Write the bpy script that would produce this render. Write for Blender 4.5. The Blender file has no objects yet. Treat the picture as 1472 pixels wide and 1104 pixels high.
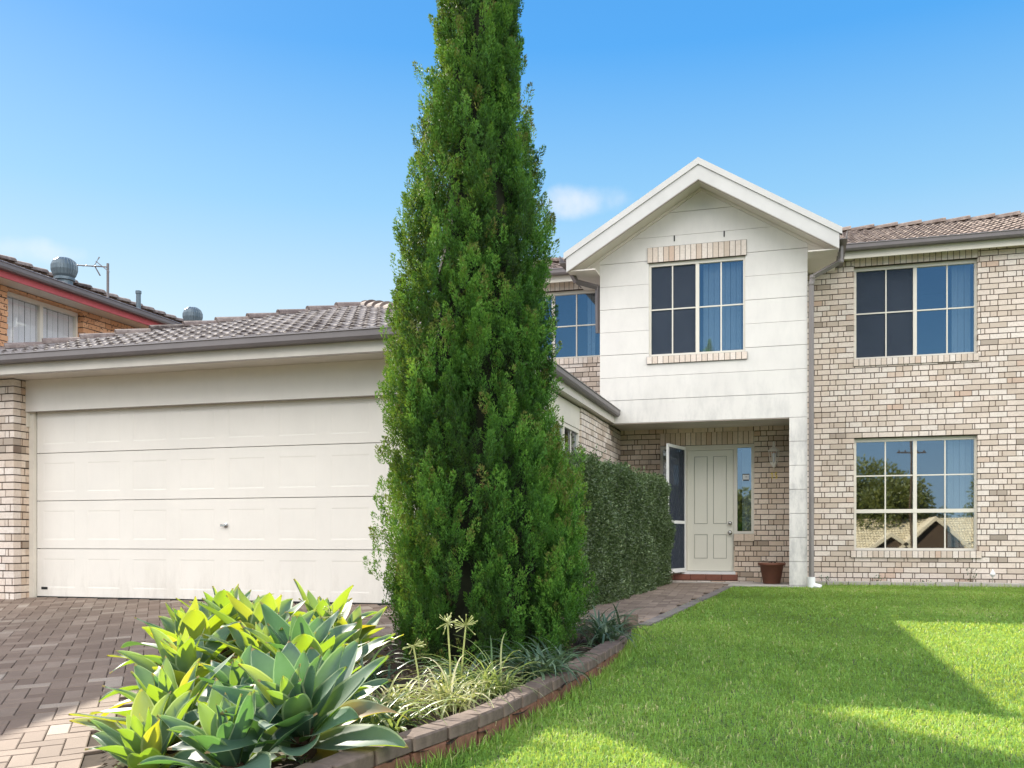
import bpy, bmesh, math, random
import numpy as np
from mathutils import Vector, Matrix
random.seed(7); rng = np.random.default_rng(11)
PI = math.pi; rad = math.radians
S = bpy.context.scene; COL = S.collection
EYE = 1.6                                   # camera height; heights below are often given relative to it

# ------------------------------------------------------------------ helpers
def link(o, parent=None):
    COL.objects.link(o)
    if parent is not None: o.parent = parent
    return o
def meshobj(name, me, mat=None, parent=None, smooth=False):
    o = bpy.data.objects.new(name, me); link(o, parent)
    if mat is not None: me.materials.append(mat)
    if smooth: me.polygons.foreach_set('use_smooth', [True]*len(me.polygons))
    return o
def thing(name, label, cat, loc=(0,0,0), rz=0, group=None):
    o = bpy.data.objects.new(name, None); link(o); o.location = loc; o.rotation_euler = (0,0,rz)
    o.empty_display_size = .1
    o['label'] = label; o['category'] = cat
    if group: o['group'] = group
    return o
def tag(o, label, cat, group=None):
    o['label'] = label; o['category'] = cat
    if group: o['group'] = group
    return o
def kind(o, k, label=None):
    o['kind'] = k
    if label: o['label'] = label
    return o
def npmesh(name, V, F, attrs=None, mat=None, parent=None, smooth=False):
    V = np.asarray(V, dtype=np.float32); F = np.asarray(F, dtype=np.int32)
    k = F.shape[1]; me = bpy.data.meshes.new(name)
    me.vertices.add(len(V)); me.vertices.foreach_set('co', V.ravel())
    me.loops.add(F.size); me.loops.foreach_set('vertex_index', F.ravel())
    me.polygons.add(len(F)); me.polygons.foreach_set('loop_start', np.arange(0, F.size, k, dtype=np.int32))
    me.update(calc_edges=True)
    if not smooth: me.polygons.foreach_set('use_smooth', np.zeros(len(F),dtype=bool))
    for an, arr in (attrs or {}).items():
        arr = np.asarray(arr, dtype=np.float32)
        if arr.ndim == 1:
            a = me.attributes.new(an, 'FLOAT', 'POINT'); a.data.foreach_set('value', arr)
        else:
            a = me.attributes.new(an, 'FLOAT_VECTOR', 'POINT'); a.data.foreach_set('vector', arr.ravel())
    me.validate()
    return meshobj(name, me, mat, parent, smooth)
class MB:
    """collects shapes into one mesh"""
    def __init__(s): s.bm = bmesh.new()
    def box(s, x0,x1,y0,y1,z0,z1, bev=0):
        r = bmesh.ops.create_cube(s.bm, size=1, matrix=Matrix.Translation(((x0+x1)/2,(y0+y1)/2,(z0+z1)/2)) @ Matrix.Diagonal((abs(x1-x0),abs(y1-y0),abs(z1-z0),1)))
        if bev:
            es = {e for v in r['verts'] for e in v.link_edges}
            bmesh.ops.bevel(s.bm, geom=list(es), offset=bev, segments=1, affect='EDGES')
        return s
    def prism(s, pts, ext):
        """closed polygon pts (3D) extruded by the vector ext"""
        vs = [s.bm.verts.new(p) for p in pts]; f = s.bm.faces.new(vs)
        r = bmesh.ops.extrude_face_region(s.bm, geom=[f])
        bmesh.ops.translate(s.bm, vec=ext, verts=[e for e in r['geom'] if isinstance(e, bmesh.types.BMVert)])
        return s
    def tube(s, pts, r, seg=8, cap=True):
        rings = []
        n = len(pts); pts = [Vector(p) for p in pts]
        up = Vector((0,0,1))
        for i,p in enumerate(pts):
            d = (pts[min(i+1,n-1)]-pts[max(i-1,0)]).normalized()
            a = d.cross(up)
            if a.length < .05: a = d.cross(Vector((1,0,0)))
            a.normalize(); b = d.cross(a)
            rr = r[i] if isinstance(r,(list,tuple)) else r
            rings.append([s.bm.verts.new(p+(a*math.cos(t)+b*math.sin(t))*rr) for t in [2*PI*k/seg for k in range(seg)]])
        for i in range(n-1):
            for k in range(seg):
                s.bm.faces.new((rings[i][k],rings[i][(k+1)%seg],rings[i+1][(k+1)%seg],rings[i+1][k]))
        if cap:
            s.bm.faces.new(rings[0][::-1]); s.bm.faces.new(rings[-1])
        return s
    def lathe(s, prof, c=(0,0,0), seg=24, mod=None):
        rings = []
        for (r,z) in prof:
            ring = []
            for k in range(seg):
                t = 2*PI*k/seg; rr = r*(mod(t,z) if mod else 1)
                ring.append(s.bm.verts.new((c[0]+rr*math.cos(t), c[1]+rr*math.sin(t), c[2]+z)))
            rings.append(ring)
        for i in range(len(prof)-1):
            for k in range(seg):
                s.bm.faces.new((rings[i][k],rings[i][(k+1)%seg],rings[i+1][(k+1)%seg],rings[i+1][k]))
        s.bm.faces.new(rings[0][::-1]); s.bm.faces.new(rings[-1])
        return s
    def clip(s, co, no):
        """drop everything on the side the normal points to, and close the cut"""
        g = s.bm.verts[:]+s.bm.edges[:]+s.bm.faces[:]
        r = bmesh.ops.bisect_plane(s.bm, geom=g, plane_co=co, plane_no=no, clear_outer=True)
        ed = [e for e in r['geom_cut'] if isinstance(e, bmesh.types.BMEdge)]
        if ed: bmesh.ops.holes_fill(s.bm, edges=ed)
        return s
    def build(s, name, mat=None, parent=None, smooth=False, xf=None):
        bmesh.ops.recalc_face_normals(s.bm, faces=s.bm.faces[:])
        me = bpy.data.meshes.new(name); s.bm.to_mesh(me); s.bm.free()
        if xf is not None: me.transform(xf)
        return meshobj(name, me, mat, parent, smooth)

# ------------------------------------------------------------------ materials
class NT:
    def __init__(s, name):
        s.m = bpy.data.materials.new(name); s.m.use_nodes = True
        s.n = s.m.node_tree.nodes; s.l = s.m.node_tree.links; s.n.clear()
        s.out = s.n.new('ShaderNodeOutputMaterial'); s.b = s.n.new('ShaderNodeBsdfPrincipled')
        s.l.new(s.b.outputs[0], s.out.inputs[0])
    def node(s, t, **kw):
        n = s.n.new(t)
        for k,v in kw.items(): setattr(n,k,v)
        return n
    def set(s, sock, v):
        if hasattr(v,'is_linked') or hasattr(v,'links'): s.l.new(v, sock)
        elif isinstance(v, tuple) and len(v)==3 and sock.type=='RGBA': sock.default_value = (*v,1)
        else: sock.default_value = v
    def noise(s, scale, detail=4, rough=.6, vec=None, dist=0):
        n = s.node('ShaderNodeTexNoise'); n.inputs['Scale'].default_value=scale; n.inputs['Detail'].default_value=detail
        n.inputs['Roughness'].default_value=rough; n.inputs['Distortion'].default_value=dist
        s.l.new(vec if vec is not None else s.obj(), n.inputs['Vector']); return n.outputs['Fac']
    def obj(s):
        if not hasattr(s,'_tc'): s._tc = s.node('ShaderNodeTexCoord')
        return s._tc.outputs['Object']
    def scaled(s, v3):
        m = s.node('ShaderNodeMapping'); m.inputs['Scale'].default_value = v3; s.l.new(s.obj(), m.inputs['Vector']); return m.outputs[0]
    def attr(s, name, out='Fac'):
        a = s.node('ShaderNodeAttribute', attribute_name=name); return a.outputs[out]
    def ramp(s, fac, stops, interp='LINEAR'):
        r = s.node('ShaderNodeValToRGB'); e = r.color_ramp.elements; r.color_ramp.interpolation = interp
        while len(e) < len(stops): e.new(.5)
        for el,(p,c) in zip(e, stops):
            el.position = p; el.color = (*c,1) if isinstance(c,tuple) else (c,c,c,1)
        s.l.new(fac, r.inputs[0]); return r.outputs[0]
    def mix(s, f, a, b, mode='MIX'):
        m = s.node('ShaderNodeMix', data_type='RGBA', blend_type=mode)
        s.set(m.inputs[0], f); s.set(m.inputs[6], a); s.set(m.inputs[7], b); return m.outputs[2]
    def math(s, op, a, b=0., c=0.):
        m = s.node('ShaderNodeMath', operation=op); s.set(m.inputs[0], a); s.set(m.inputs[1], b); s.set(m.inputs[2], c); return m.outputs[0]
    def sep(s, v):
        x = s.node('ShaderNodeSeparateXYZ'); s.l.new(v, x.inputs[0]); return x.outputs
    def bump(s, h, strength=.3, dist=.01):
        b = s.node('ShaderNodeBump'); b.inputs['Strength'].default_value=strength; b.inputs['Distance'].default_value=dist
        s.l.new(h, b.inputs['Height']); s.l.new(b.outputs[0], s.b.inputs['Normal'])
    def fin(s, col, rough=.6, spec=.4, metal=0.):
        s.set(s.b.inputs['Base Color'], col); s.set(s.b.inputs['Roughness'], rough)
        s.b.inputs['Specular IOR Level'].default_value = spec; s.b.inputs['Metallic'].default_value = metal
        return s.m
def paint(name, c, rough=.5, dirt=.12, scale=3., spec=.4, metal=0., fine=0.):
    t = NT(name); f = t.noise(scale, 6, .65)
    col = t.mix(t.ramp(f, [(.35,0.),(.75,1.)]), c, tuple(x*(1-dirt) for x in c))
    if fine:
        t.bump(t.noise(fine, 3), .15, .004)
    return t.fin(col, rough, spec, metal)
def leafmat(name, stops, trans, tfac=.35, rough=.45, spec=.35, big=None):
    """foliage: colour by a per-leaf tone, thin and partly see-through to light"""
    t = NT(name); c = t.ramp(t.attr('tone'), stops)
    if big:
        c = t.mix(t.ramp(t.noise(big[0], 3), [(.42,0.),(.62,1.)]), c, big[1])
    t.fin(c, rough, spec)
    tr = t.node('ShaderNodeBsdfTranslucent'); t.set(tr.inputs[0], trans)
    mx = t.node('ShaderNodeMixShader'); mx.inputs[0].default_value = tfac
    t.l.new(t.b.outputs[0], mx.inputs[1]); t.l.new(tr.outputs[0], mx.inputs[2]); t.l.new(mx.outputs[0], t.out.inputs[0])
    return t.m

def brick_mat(name, tint=(1,1,1), stain=.35):
    t = NT(name)
    def k(c): return tuple(a*b for a,b in zip(c,tint))
    tone = t.attr('tone'); loc = t.sep(t.attr('loc','Vector'))
    base = t.ramp(tone, [(0.,k((.33,.28,.23))),(.025,k((.42,.35,.29))),(.035,k((.57,.48,.40))),(.20,k((.63,.52,.43))),(.225,k((.62,.45,.35))),(.25,k((.68,.575,.485))),
                         (.6,k((.75,.645,.565))),(.85,k((.79,.71,.64))),(1.,k((.75,.665,.595)))])
    # fired mottling, darker burnt bands near some brick ends
    m1 = t.noise(38, 5, .7); col = t.mix(t.ramp(m1,[(.45,0.),(.75,.5)]), base, k((.46,.36,.29)))
    band = t.math('SUBTRACT', loc[0], t.math('MULTIPLY', t.math('ADD', t.math('MULTIPLY', t.math('FRACT', t.math('MULTIPLY',tone,37.7)),.9), .0), .10))
    nn = t.math('MULTIPLY', t.math('SUBTRACT', t.noise(60,2), .5), .012)
    band = t.math('ABSOLUTE', t.math('ADD', t.math('SUBTRACT', band, .028), nn))
    band = t.math('LESS_THAN', band, .0075)
    band = t.math('MULTIPLY', band, t.math('GREATER_THAN', t.math('FRACT', t.math('MULTIPLY', tone, 91.3)), .38))
    col = t.mix(t.math('MULTIPLY', band, .92), col, k((.17,.12,.09)))
    st = t.ramp(t.noise(.9, 7, .7), [(.45,0.),(.70,stain)])
    col = t.mix(st, col, k((.33,.27,.22)))
    t.bump(t.noise(90,4,.7), .5, .004)
    return t.fin(col, .85, .2)
M = {}
M['brick'] = brick_mat('cream_brick')
M['brick_warm'] = brick_mat('porch_shade_brick', (1.,.95,.88), .45)  # cream brick tinted browner: porch shade put into the colour, plus extra stain
M['mortar'] = paint('mortar', (.10,.078,.065), .95, .35, 6, .1)
def orange_brick():
    t = NT('orange_brick'); v = t.noise(14, 3, .5); tone = t.attr('tone')
    base = t.ramp(tone, [(0.,(.60,.31,.17)),(.5,(.68,.37,.20)),(1.,(.74,.43,.26))])
    sp = t.ramp(t.noise(26,2,.5), [(.60,0.),(.68,1.)])
    col = t.mix(sp, base, (.13,.06,.04)); t.bump(v,.4,.005)
    return t.fin(col,.85,.2)
M['orange'] = orange_brick()
M['cream'] = paint('cream_trim_paint', (.72,.67,.58), .5, .10, 2.5)
M['cream2'] = paint('cream_fascia_paint', (.70,.65,.58), .5, .16, 1.7)
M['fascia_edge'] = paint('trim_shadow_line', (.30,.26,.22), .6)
M['whitetrim'] = paint('white_barge_paint', (.62,.605,.585), .5, .14, 2.2)
M['gutter'] = paint('grey_brown_gutter_metal', (.17,.15,.15), .45, .22, 2.0, .5)
M['pipe'] = paint('grey_brown_downpipe_paint', (.25,.225,.215), .5, .18, 2.5)
M['red'] = paint('red_fascia_paint', (.50,.10,.11), .5, .15)
M['vent'] = paint('blue_grey_vent_metal', (.12,.16,.19), .45, .2, 9, .5, .2)
M['frame'] = paint('cream_window_aluminium', (.74,.69,.60), .4, .06, 3, .5)
M['framew'] = paint('white_window_aluminium', (.82,.82,.80), .35, .05, 3, .5)
def garage_paint():
    t = NT('garage_door_paint'); f = t.noise(1.2,4)
    col = t.mix(t.ramp(f,[(.35,0.),(.7,1.)]), (.80,.75,.68),(.75,.705,.64))
    z = t.sep(t.obj())[2]; low = t.node('ShaderNodeMapRange'); low.inputs[1].default_value=1.35; low.inputs[2].default_value=.88; t.l.new(z, low.inputs[0])
    strk = t.ramp(t.noise(5,8,.75, vec=t.scaled((1.2,1,.35))), [(.46,0.),(.72,1.)])
    col = t.mix(t.math('MULTIPLY', strk, t.math('ADD', t.math('MULTIPLY', low.outputs[0], .45), .07)), col, (.42,.37,.31))
    gr = t.node('ShaderNodeTexVoronoi'); gr.inputs['Scale'].default_value = 160; t.l.new(t.scaled((.3,1,1)), gr.inputs['Vector'])
    t.bump(gr.outputs[0], .12, .002); return t.fin(col,.42,.45)
M['garage'] = garage_paint()
M['door'] = paint('pale_green_grey_door_paint', (.76,.725,.62), .38, .06, 1.5)
M['doorline'] = paint('door_moulding_shade', (.40,.39,.33), .5)
def cladding():
    t = NT('weathered_fibre_cement')
    z = t.sep(t.obj())[2]
    base = t.mix(t.ramp(t.noise(1.1,5,.6),[(.35,0.),(.7,1.)]), (.745,.715,.675),(.68,.65,.615))
    # mildew grows in the damp lower half, streaked downwards
    strk = t.noise(3.2,8,.72, vec=t.scaled((1.6,1.6,.55)))
    low = t.node('ShaderNodeMapRange'); low.inputs[1].default_value=4.3; low.inputs[2].default_value=2.6; t.l.new(z, low.inputs[0])
    spots = t.ramp(strk,[(.45,0.),(.68,1.)])
    fac = t.math('MULTIPLY', spots, t.math('MULTIPLY', t.math('ADD', low.outputs[0], .18), .75))
    col = t.mix(fac, base, (.42,.41,.40))
    sp2 = t.ramp(t.noise(28,6,.75),[(.60,0.),(.78,.22)])
    col = t.mix(sp2, col, (.5,.48,.45))
    t.bump(t.noise(40,4),.12,.003); return t.fin(col,.75,.2)
M['clad'] = cladding()
def tile_mat(name, c1, c2, c3):
    t = NT(name); tone = t.attr('tone')
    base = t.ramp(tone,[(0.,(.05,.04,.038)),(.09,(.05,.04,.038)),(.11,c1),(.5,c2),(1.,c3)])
    l = t.ramp(t.noise(9,7,.75),[(.45,0.),(.7,.75)])
    col = t.mix(l, base, tuple(min(1,q*1.5+.03) for q in c3)); d = t.ramp(t.noise(23,5,.7),[(.55,0.),(.75,.6)])
    col = t.mix(d, col, (.06,.045,.04)); t.bump(t.noise(70,4,.7),.4,.005)
    return t.fin(col,.9,.15)
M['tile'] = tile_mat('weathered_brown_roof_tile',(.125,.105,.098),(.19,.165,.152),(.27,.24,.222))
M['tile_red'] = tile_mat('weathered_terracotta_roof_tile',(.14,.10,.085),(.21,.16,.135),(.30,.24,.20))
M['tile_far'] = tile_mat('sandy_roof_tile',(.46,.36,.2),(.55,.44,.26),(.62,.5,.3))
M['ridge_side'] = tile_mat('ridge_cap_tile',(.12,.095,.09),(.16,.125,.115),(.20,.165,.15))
def glass(name, refl, tint=(.86,.92,1.), through=(.75,.8,.82)):
    t = NT(name); t.n.remove(t.b)
    g = t.node('ShaderNodeBsdfGlossy'); t.set(g.inputs['Color'], tint); g.inputs['Roughness'].default_value = .015
    tr = t.node('ShaderNodeBsdfTransparent'); t.set(tr.inputs[0], through)
    mx = t.node('ShaderNodeMixShader'); mx.inputs[0].default_value = refl
    b = t.node('ShaderNodeBump'); b.inputs['Strength'].default_value=.03; b.inputs['Distance'].default_value=.02
    t.l.new(t.noise(1.3,1), b.inputs['Height']); t.l.new(b.outputs[0], g.inputs['Normal'])
    t.l.new(tr.outputs[0], mx.inputs[1]); t.l.new(g.outputs[0], mx.inputs[2]); t.l.new(mx.outputs[0], t.out.inputs[0])
    return t.m
M['glass'] = glass('window_glass', .30)
M['glass_dull'] = glass('neighbour_window_glass', .07, (.75,.88,1.), (.97,.97,.97))
M['blind_white'] = paint('white_vertical_blind', (.80,.80,.82), .8, .06)
def screenmat():
    t = NT('dark_fly_screen'); t.fin(t.mix(t.noise(3,4),(.045,.058,.08),(.07,.085,.115)), .8, .2)
    tr = t.node('ShaderNodeBsdfTransparent'); mx = t.node('ShaderNodeMixShader'); mx.inputs[0].default_value=.52
    t.l.new(tr.outputs[0], mx.inputs[1]); t.l.new(t.b.outputs[0], mx.inputs[2]); t.l.new(mx.outputs[0], t.out.inputs[0]); return t.m
M['screen'] = screenmat()
M['blind'] = paint('pale_vertical_blind', (.62,.66,.68), .8, .06)
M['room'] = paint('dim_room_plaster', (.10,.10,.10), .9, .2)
M['darkmetal'] = paint('black_security_mesh', (.045,.045,.05), .5, .2)
M['steel'] = paint('brushed_steel', (.55,.54,.52), .25, .1, 5, .5, .9)
M['terracotta'] = paint('brown_terracotta', (.19,.075,.045), .6, .25, 9)
M['steptile'] = paint('red_brown_step_tile', (.24,.09,.06), .5, .25, 8)
M['soil'] = paint('bark_mulch_soil', (.055,.04,.03), .95, .5, 14, .1, 0, 60)
M['tan'] = paint('tan_trim_paint', (.62,.50,.32), .6)
M['white'] = paint('white_plastic', (.8,.8,.8), .4, .05)
M['lampwhite'] = paint('cream_enamel', (.75,.71,.62), .35, .08)
M['gold'] = paint('brass_gold', (.75,.55,.08), .35, .15, 20, .5, .4)
M['black'] = paint('matt_black', (.02,.02,.02), .7, .1)
M['kerbstone'] = paint('grey_edging_block', (.19,.145,.12), .9, .6, 13, .15, 0, 60)
M['redbrick'] = paint('red_edging_brick', (.24,.12,.08), .9, .6, 13, .15, 0, 60)
M['concrete'] = paint('grey_concrete', (.42,.39,.35), .9, .2, 5, .15, 0, 70)
M['road'] = paint('asphalt', (.06,.06,.06), .9, .3, 8)
M['bark'] = paint('brown_bark', (.10,.065,.04), .95, .4, 12, .1, 0, 40)
def grounds():
    t = NT('rough_ground'); col = t.mix(t.ramp(t.noise(1.5,6,.7),[(.4,0.),(.65,1.)]), (.05,.075,.02),(.09,.08,.045))
    t.bump(t.noise(30,4),.4,.02); return t.fin(col,.95,.1)
M['ground'] = grounds()
def pavers(name, stops, dirt):
    t = NT(name); base = t.ramp(t.attr('tone'), stops)
    g = t.noise(150,4,.8); col = t.mix(t.ramp(g,[(.42,0.),(.70,.55)]), base, dirt)
    big = t.ramp(t.noise(.8,6,.65),[(.42,0.),(.66,.55)]); col = t.mix(big, col, dirt)
    t.bump(t.noise(120,4,.8), .5, .003); return t.fin(col,.85,.2)
M['paver'] = pavers('driveway_clay_paver',[(0.,(.165,.12,.095)),(.35,(.205,.152,.12)),(.65,(.24,.182,.145)),(.92,(.29,.232,.188)),(1.,(.42,.36,.30))],(.14,.108,.085))
M['pathpaver'] = pavers('path_clay_paver',[(0.,(.19,.145,.115)),(.5,(.27,.21,.165)),(1.,(.34,.27,.215))],(.15,.115,.09))
M['pathedge'] = pavers('path_border_paver',[(0.,(.16,.14,.13)),(.5,(.22,.195,.18)),(1.,(.28,.25,.23))],(.13,.115,.10))
M['grass'] = leafmat('lawn_grass',[(0.,(.05,.12,.025)),(.3,(.10,.235,.045)),(.55,(.18,.37,.068)),(.8,(.28,.47,.095)),(.92,(.38,.45,.14)),(1.,(.60,.54,.30))],(.60,.70,.08),.36,.5,.3)
M['lawnsoil'] = paint('lawn_thatch', (.10,.13,.045), .95, .4, 12)
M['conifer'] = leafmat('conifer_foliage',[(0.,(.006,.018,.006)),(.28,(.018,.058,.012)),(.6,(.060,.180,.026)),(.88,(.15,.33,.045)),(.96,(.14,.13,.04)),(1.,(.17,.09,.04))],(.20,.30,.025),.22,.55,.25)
M['hedge'] = leafmat('hedge_leaves',[(0.,(.04,.06,.028)),(.5,(.10,.15,.06)),(.85,(.16,.23,.09)),(1.,(.24,.28,.13))],(.15,.25,.05),.2,.34,.5)
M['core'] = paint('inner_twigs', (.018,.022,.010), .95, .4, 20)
def agavemat():
    t = NT('agave_leaf'); loc = t.sep(t.attr('loc','Vector'))
    f = t.ramp(t.noise(5,5,.6),[(.35,0.),(.7,1.)]); tone = t.attr('tone')
    g = t.ramp(tone,[(0.,(.05,.10,.075)),(.6,(.07,.14,.09)),(.88,(.12,.19,.08)),(.95,(.30,.29,.08)),(1.,(.30,.18,.08))])
    col = t.mix(f, g, (.10,.17,.125))
    # pale margin and yellowed tip
    edge = t.math('GREATER_THAN', t.math('ABSOLUTE', loc[0]), .88)
    col = t.mix(t.math('MULTIPLY', edge, .6), col, (.42,.50,.30))
    tip = t.math('GREATER_THAN', loc[1], .965); col = t.mix(tip, col, (.30,.20,.10))
    strk = t.noise(40,3,.6, vec=t.scaled((1,1,1))); t.bump(strk,.08,.003)
    t.fin(col,.5,.3)
    tr = t.node('ShaderNodeBsdfTranslucent'); t.set(tr.inputs[0], t.ramp(tone,[(.05,(.14,.32,.05)),(.35,(.40,.60,.02)),(.6,(.52,.64,.02)),(.95,(.80,.66,.03))]))
    mx = t.node('ShaderNodeMixShader'); mx.inputs[0].default_value=.32
    t.l.new(t.b.outputs[0], mx.inputs[1]); t.l.new(tr.outputs[0], mx.inputs[2]); t.l.new(mx.outputs[0], t.out.inputs[0]); return t.m
M['agave'] = agavemat()
M['strap'] = leafmat('strappy_leaf',[(0.,(.05,.10,.05)),(.5,(.10,.17,.07)),(.8,(.22,.27,.10)),(1.,(.55,.52,.28))],(.4,.5,.1),.3,.4,.4)
M['straw'] = leafmat('dry_straw_leaf',[(0.,(.10,.17,.05)),(.4,(.24,.29,.11)),(.8,(.44,.42,.22)),(1.,(.62,.57,.36))],(.5,.52,.15),.3,.5,.3)
M['darkstrap'] = leafmat('dark_strappy_leaf',[(0.,(.03,.06,.035)),(.6,(.07,.12,.07)),(1.,(.15,.22,.13))],(.15,.25,.08),.2,.35,.5)
M['treeleaf'] = leafmat('broad_tree_leaves',[(0.,(.05,.06,.015)),(.5,(.09,.11,.03)),(1.,(.16,.16,.05))],(.3,.3,.05),.3)

# ------------------------------------------------------------------ terrain
_ly = np.array([-14,-8,0,3,4.5,5.3,9,12,15.3,20]); _lz = np.array([0.,0.,.45,.62,.68,.70,.77,.81,.86,.88])
_dy = np.array([-14,-8,0,2,4,9.2,20]);         _dz = np.array([0.,.05,.24,.36,.50,.89,.89])
def sm(a,b,x): t = np.clip((x-a)/(b-a),0,1); return t*t*(3-2*t)
def G(x,y):
    x = np.asarray(x,dtype=float); y = np.asarray(y,dtype=float)
    L = np.interp(y,_ly,_lz); D = np.interp(y,_dy,_dz); k = sm(-3.6,-1.9,x)
    z = D*(1-k)+L*k
    return np.where(y<-8, np.interp(y,[-60,-16,-8],[-1.7,-1.5,0.]), z)
def grid_sheet(name, xs, ys, zf, mat, keep=None, parent=None):
    X,Y = np.meshgrid(xs,ys); V = np.stack([X,Y,zf(X,Y)],-1).reshape(-1,3); nx=len(xs)
    i,j = np.meshgrid(np.arange(nx-1),np.arange(len(ys)-1)); a=(j*nx+i).ravel()
    F = np.stack([a,a+1,a+1+nx,a+nx],1)
    if keep is not None:
        c = V[F].mean(1); F = F[keep(c[:,0],c[:,1])]
    return npmesh(name,V,F,None,mat,parent,True)
def inpoly(x,y,P):
    r = np.zeros(np.shape(x),bool); n=len(P)
    for i in range(n):
        x1,y1=P[i]; x2,y2=P[(i+1)%n]
        if y1==y2: continue
        c = ((y1>y)!=(y2>y)) & (x < (x2-x1)*(y-y1)/(y2-y1)+x1); r ^= c
    return r
xs = np.concatenate([[-400,-150,-60,-30,-20,-14],np.arange(-12,10.1,.5),[14,20,30,60,150,400]])
ys = np.concatenate([[-400,-150,-60,-40,-30,-22,-18,-16,-14,-12],np.arange(-8,17,.5),[20,30,60,150,400]])
kind(grid_sheet('ground', xs, ys, lambda x,y: G(x,y)-.05, M['ground']),'structure')
rd = grid_sheet('road', np.linspace(-90,90,60), np.array([-15.5,-13,-11,-9]), lambda x,y: G(x,y)-.02, M['road']); kind(rd,'structure')

EDGE = [(-1.72,2.7),(-1.66,3.1),(-1.57,3.45),(-1.49,3.72),(-1.40,3.98),(-1.34,4.3),(-1.30,4.7),(-1.26,5.2),(-1.22,6.02),(-1.24,6.89),(-1.33,7.8),(-1.42,8.5)]
BED = EDGE + [(-1.6,8.75),(-2.3,8.55),(-3.0,8.0),(-3.6,7.0),(-4.0,6.0),(-4.02,5.2),(-3.75,4.6),(-3.35,4.0),(-2.95,3.4),(-2.6,2.9),(-2.2,2.6)]
def bedz(x,y): return G(x,y)+.015+.055*sm(-3.3,-2.0,x)+.02*np.sin(x*7+y*5)*np.cos(y*9)
kind(grid_sheet('garden_bed', np.arange(-4.3,-1.1,.06), np.arange(2.5,9.0,.06), bedz, M['soil'], lambda x,y: inpoly(x,y,BED)),'structure')
LAWN = [(9.5,-7.5),(9.5,16.2),(.15,16.2),(.15,15.22),(-1.02,15.22)]+[(-1.08,14.5),(-1.45,8.78)]+EDGE[::-1]+[(-1.8,2.0),(-2.0,0.),(-2.2,-7.5)]
kind(grid_sheet('lawn', np.arange(-3.4,9.6,.1), np.arange(-7.5,16.3,.1), lambda x,y: G(x,y)-.012, M['lawnsoil'], lambda x,y: inpoly(x,y,LAWN)),'structure')

# ------------------------------------------------------------------ walls, bricks, windows (local frame: x along the wall, y into it, z up)
def face_front(y): return Matrix.Translation((0,y,0))                       # wall facing the street
def face_side(x): return Matrix.Translation((x,0,0)) @ Matrix.Rotation(PI/2,4,'Z')   # wall facing +x; local x = world y
def sub_rects(r, holes):
    out = [r]
    for h in holes:
        nxt = []
        for a0,a1,b0,b1 in out:
            c0,c1,d0,d1 = h
            if a1<=c0 or a0>=c1 or b1<=d0 or b0>=d1: nxt.append((a0,a1,b0,b1)); continue
            if a0<c0: nxt.append((a0,c0,b0,b1))
            if a1>c1: nxt.append((c1,a1,b0,b1))
            m0,m1 = max(a0,c0),min(a1,c1)
            if b0<d0: nxt.append((m0,m1,b0,d0))
            if b1>d1: nxt.append((m0,m1,d1,b1))
        out = nxt
    return out
CUB = np.array([[0,1,5,4],[1,2,6,5],[2,3,7,6],[3,0,4,7],[0,3,2,1],[4,5,6,7]])
def boxes_mesh(name, B, tones, locs, mat, parent, xf=None, skew=None):
    """B: n x 6 (x0,x1,y0,y1,z0,z1)"""
    B = np.asarray(B,dtype=float); n=len(B)
    ix = [0,1,1,0,0,1,1,0]; iy=[2,2,3,3,2,2,3,3]; iz=[4,4,4,4,5,5,5,5]
    V = np.stack([B[:,ix],B[:,iy],B[:,iz]],-1)
    L = np.zeros((n,8,3)); L[:,:,0] = V[:,:,0]-np.asarray(locs)[:,None]; L[:,:,1]=V[:,:,2]-B[:,4:5]
    V = V.reshape(-1,3); F = (CUB[None]+8*np.arange(n)[:,None,None]).reshape(-1,4)
    o = npmesh(name,V,F,{'tone':np.repeat(tones,8),'loc':L.reshape(-1,3)},mat,parent)
    if xf is not None: o.data.transform(xf)
    return o
def tones(n, grey=.06): 
    t = rng.random(n); return t
def brick_wall(name, parent, xf, area, holes, mat=None, phase=0., z0ph=.0, depth=.11, backing=True, slab=.22):
    a0,a1,b0,b1 = area; B=[];L=[];T=[]
    k=0; z=b0
    while z < b1-.004:
        off = (0 if k%2 else .125)+phase+random.uniform(-.006,.006)
        u = a0-((off)%.25)
        run = 0
        while u < a1:
            j = random.uniform(-.0015,.0015); fr = random.uniform(0,.0025)
            r = (max(a0,u+.005),min(a1,u+.2445),z+.0065,min(b1,z+.0805))
            if r[1]-r[0] > .02:
                if run>0: tv = random.uniform(0,.06); run-=1
                else:
                    tv = random.random()
                    if tv<.02: run = random.choice([0,0,0,1,2])
                for q in sub_rects(r,holes):
                    if q[1]-q[0]>.012 and q[3]-q[2]>.012:
                        B.append((q[0],q[1],-fr,depth,q[2]+j,q[3]+j)); L.append(u+.004); T.append(tv)
            u += .25
        z += .0875; k+=1
    o = boxes_mesh(name,B,np.array(T),np.array(L),mat or M['brick'],parent,xf)
    if backing: solid_wall('mortar_backing', parent and o, xf, (area[0]+.014,area[1]-.014,area[2],area[3]), [(h[0]-.016,h[1]+.016,h[2]-.006,h[3]+.006) for h in holes], M['mortar'], .007, slab)
    return o
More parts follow.
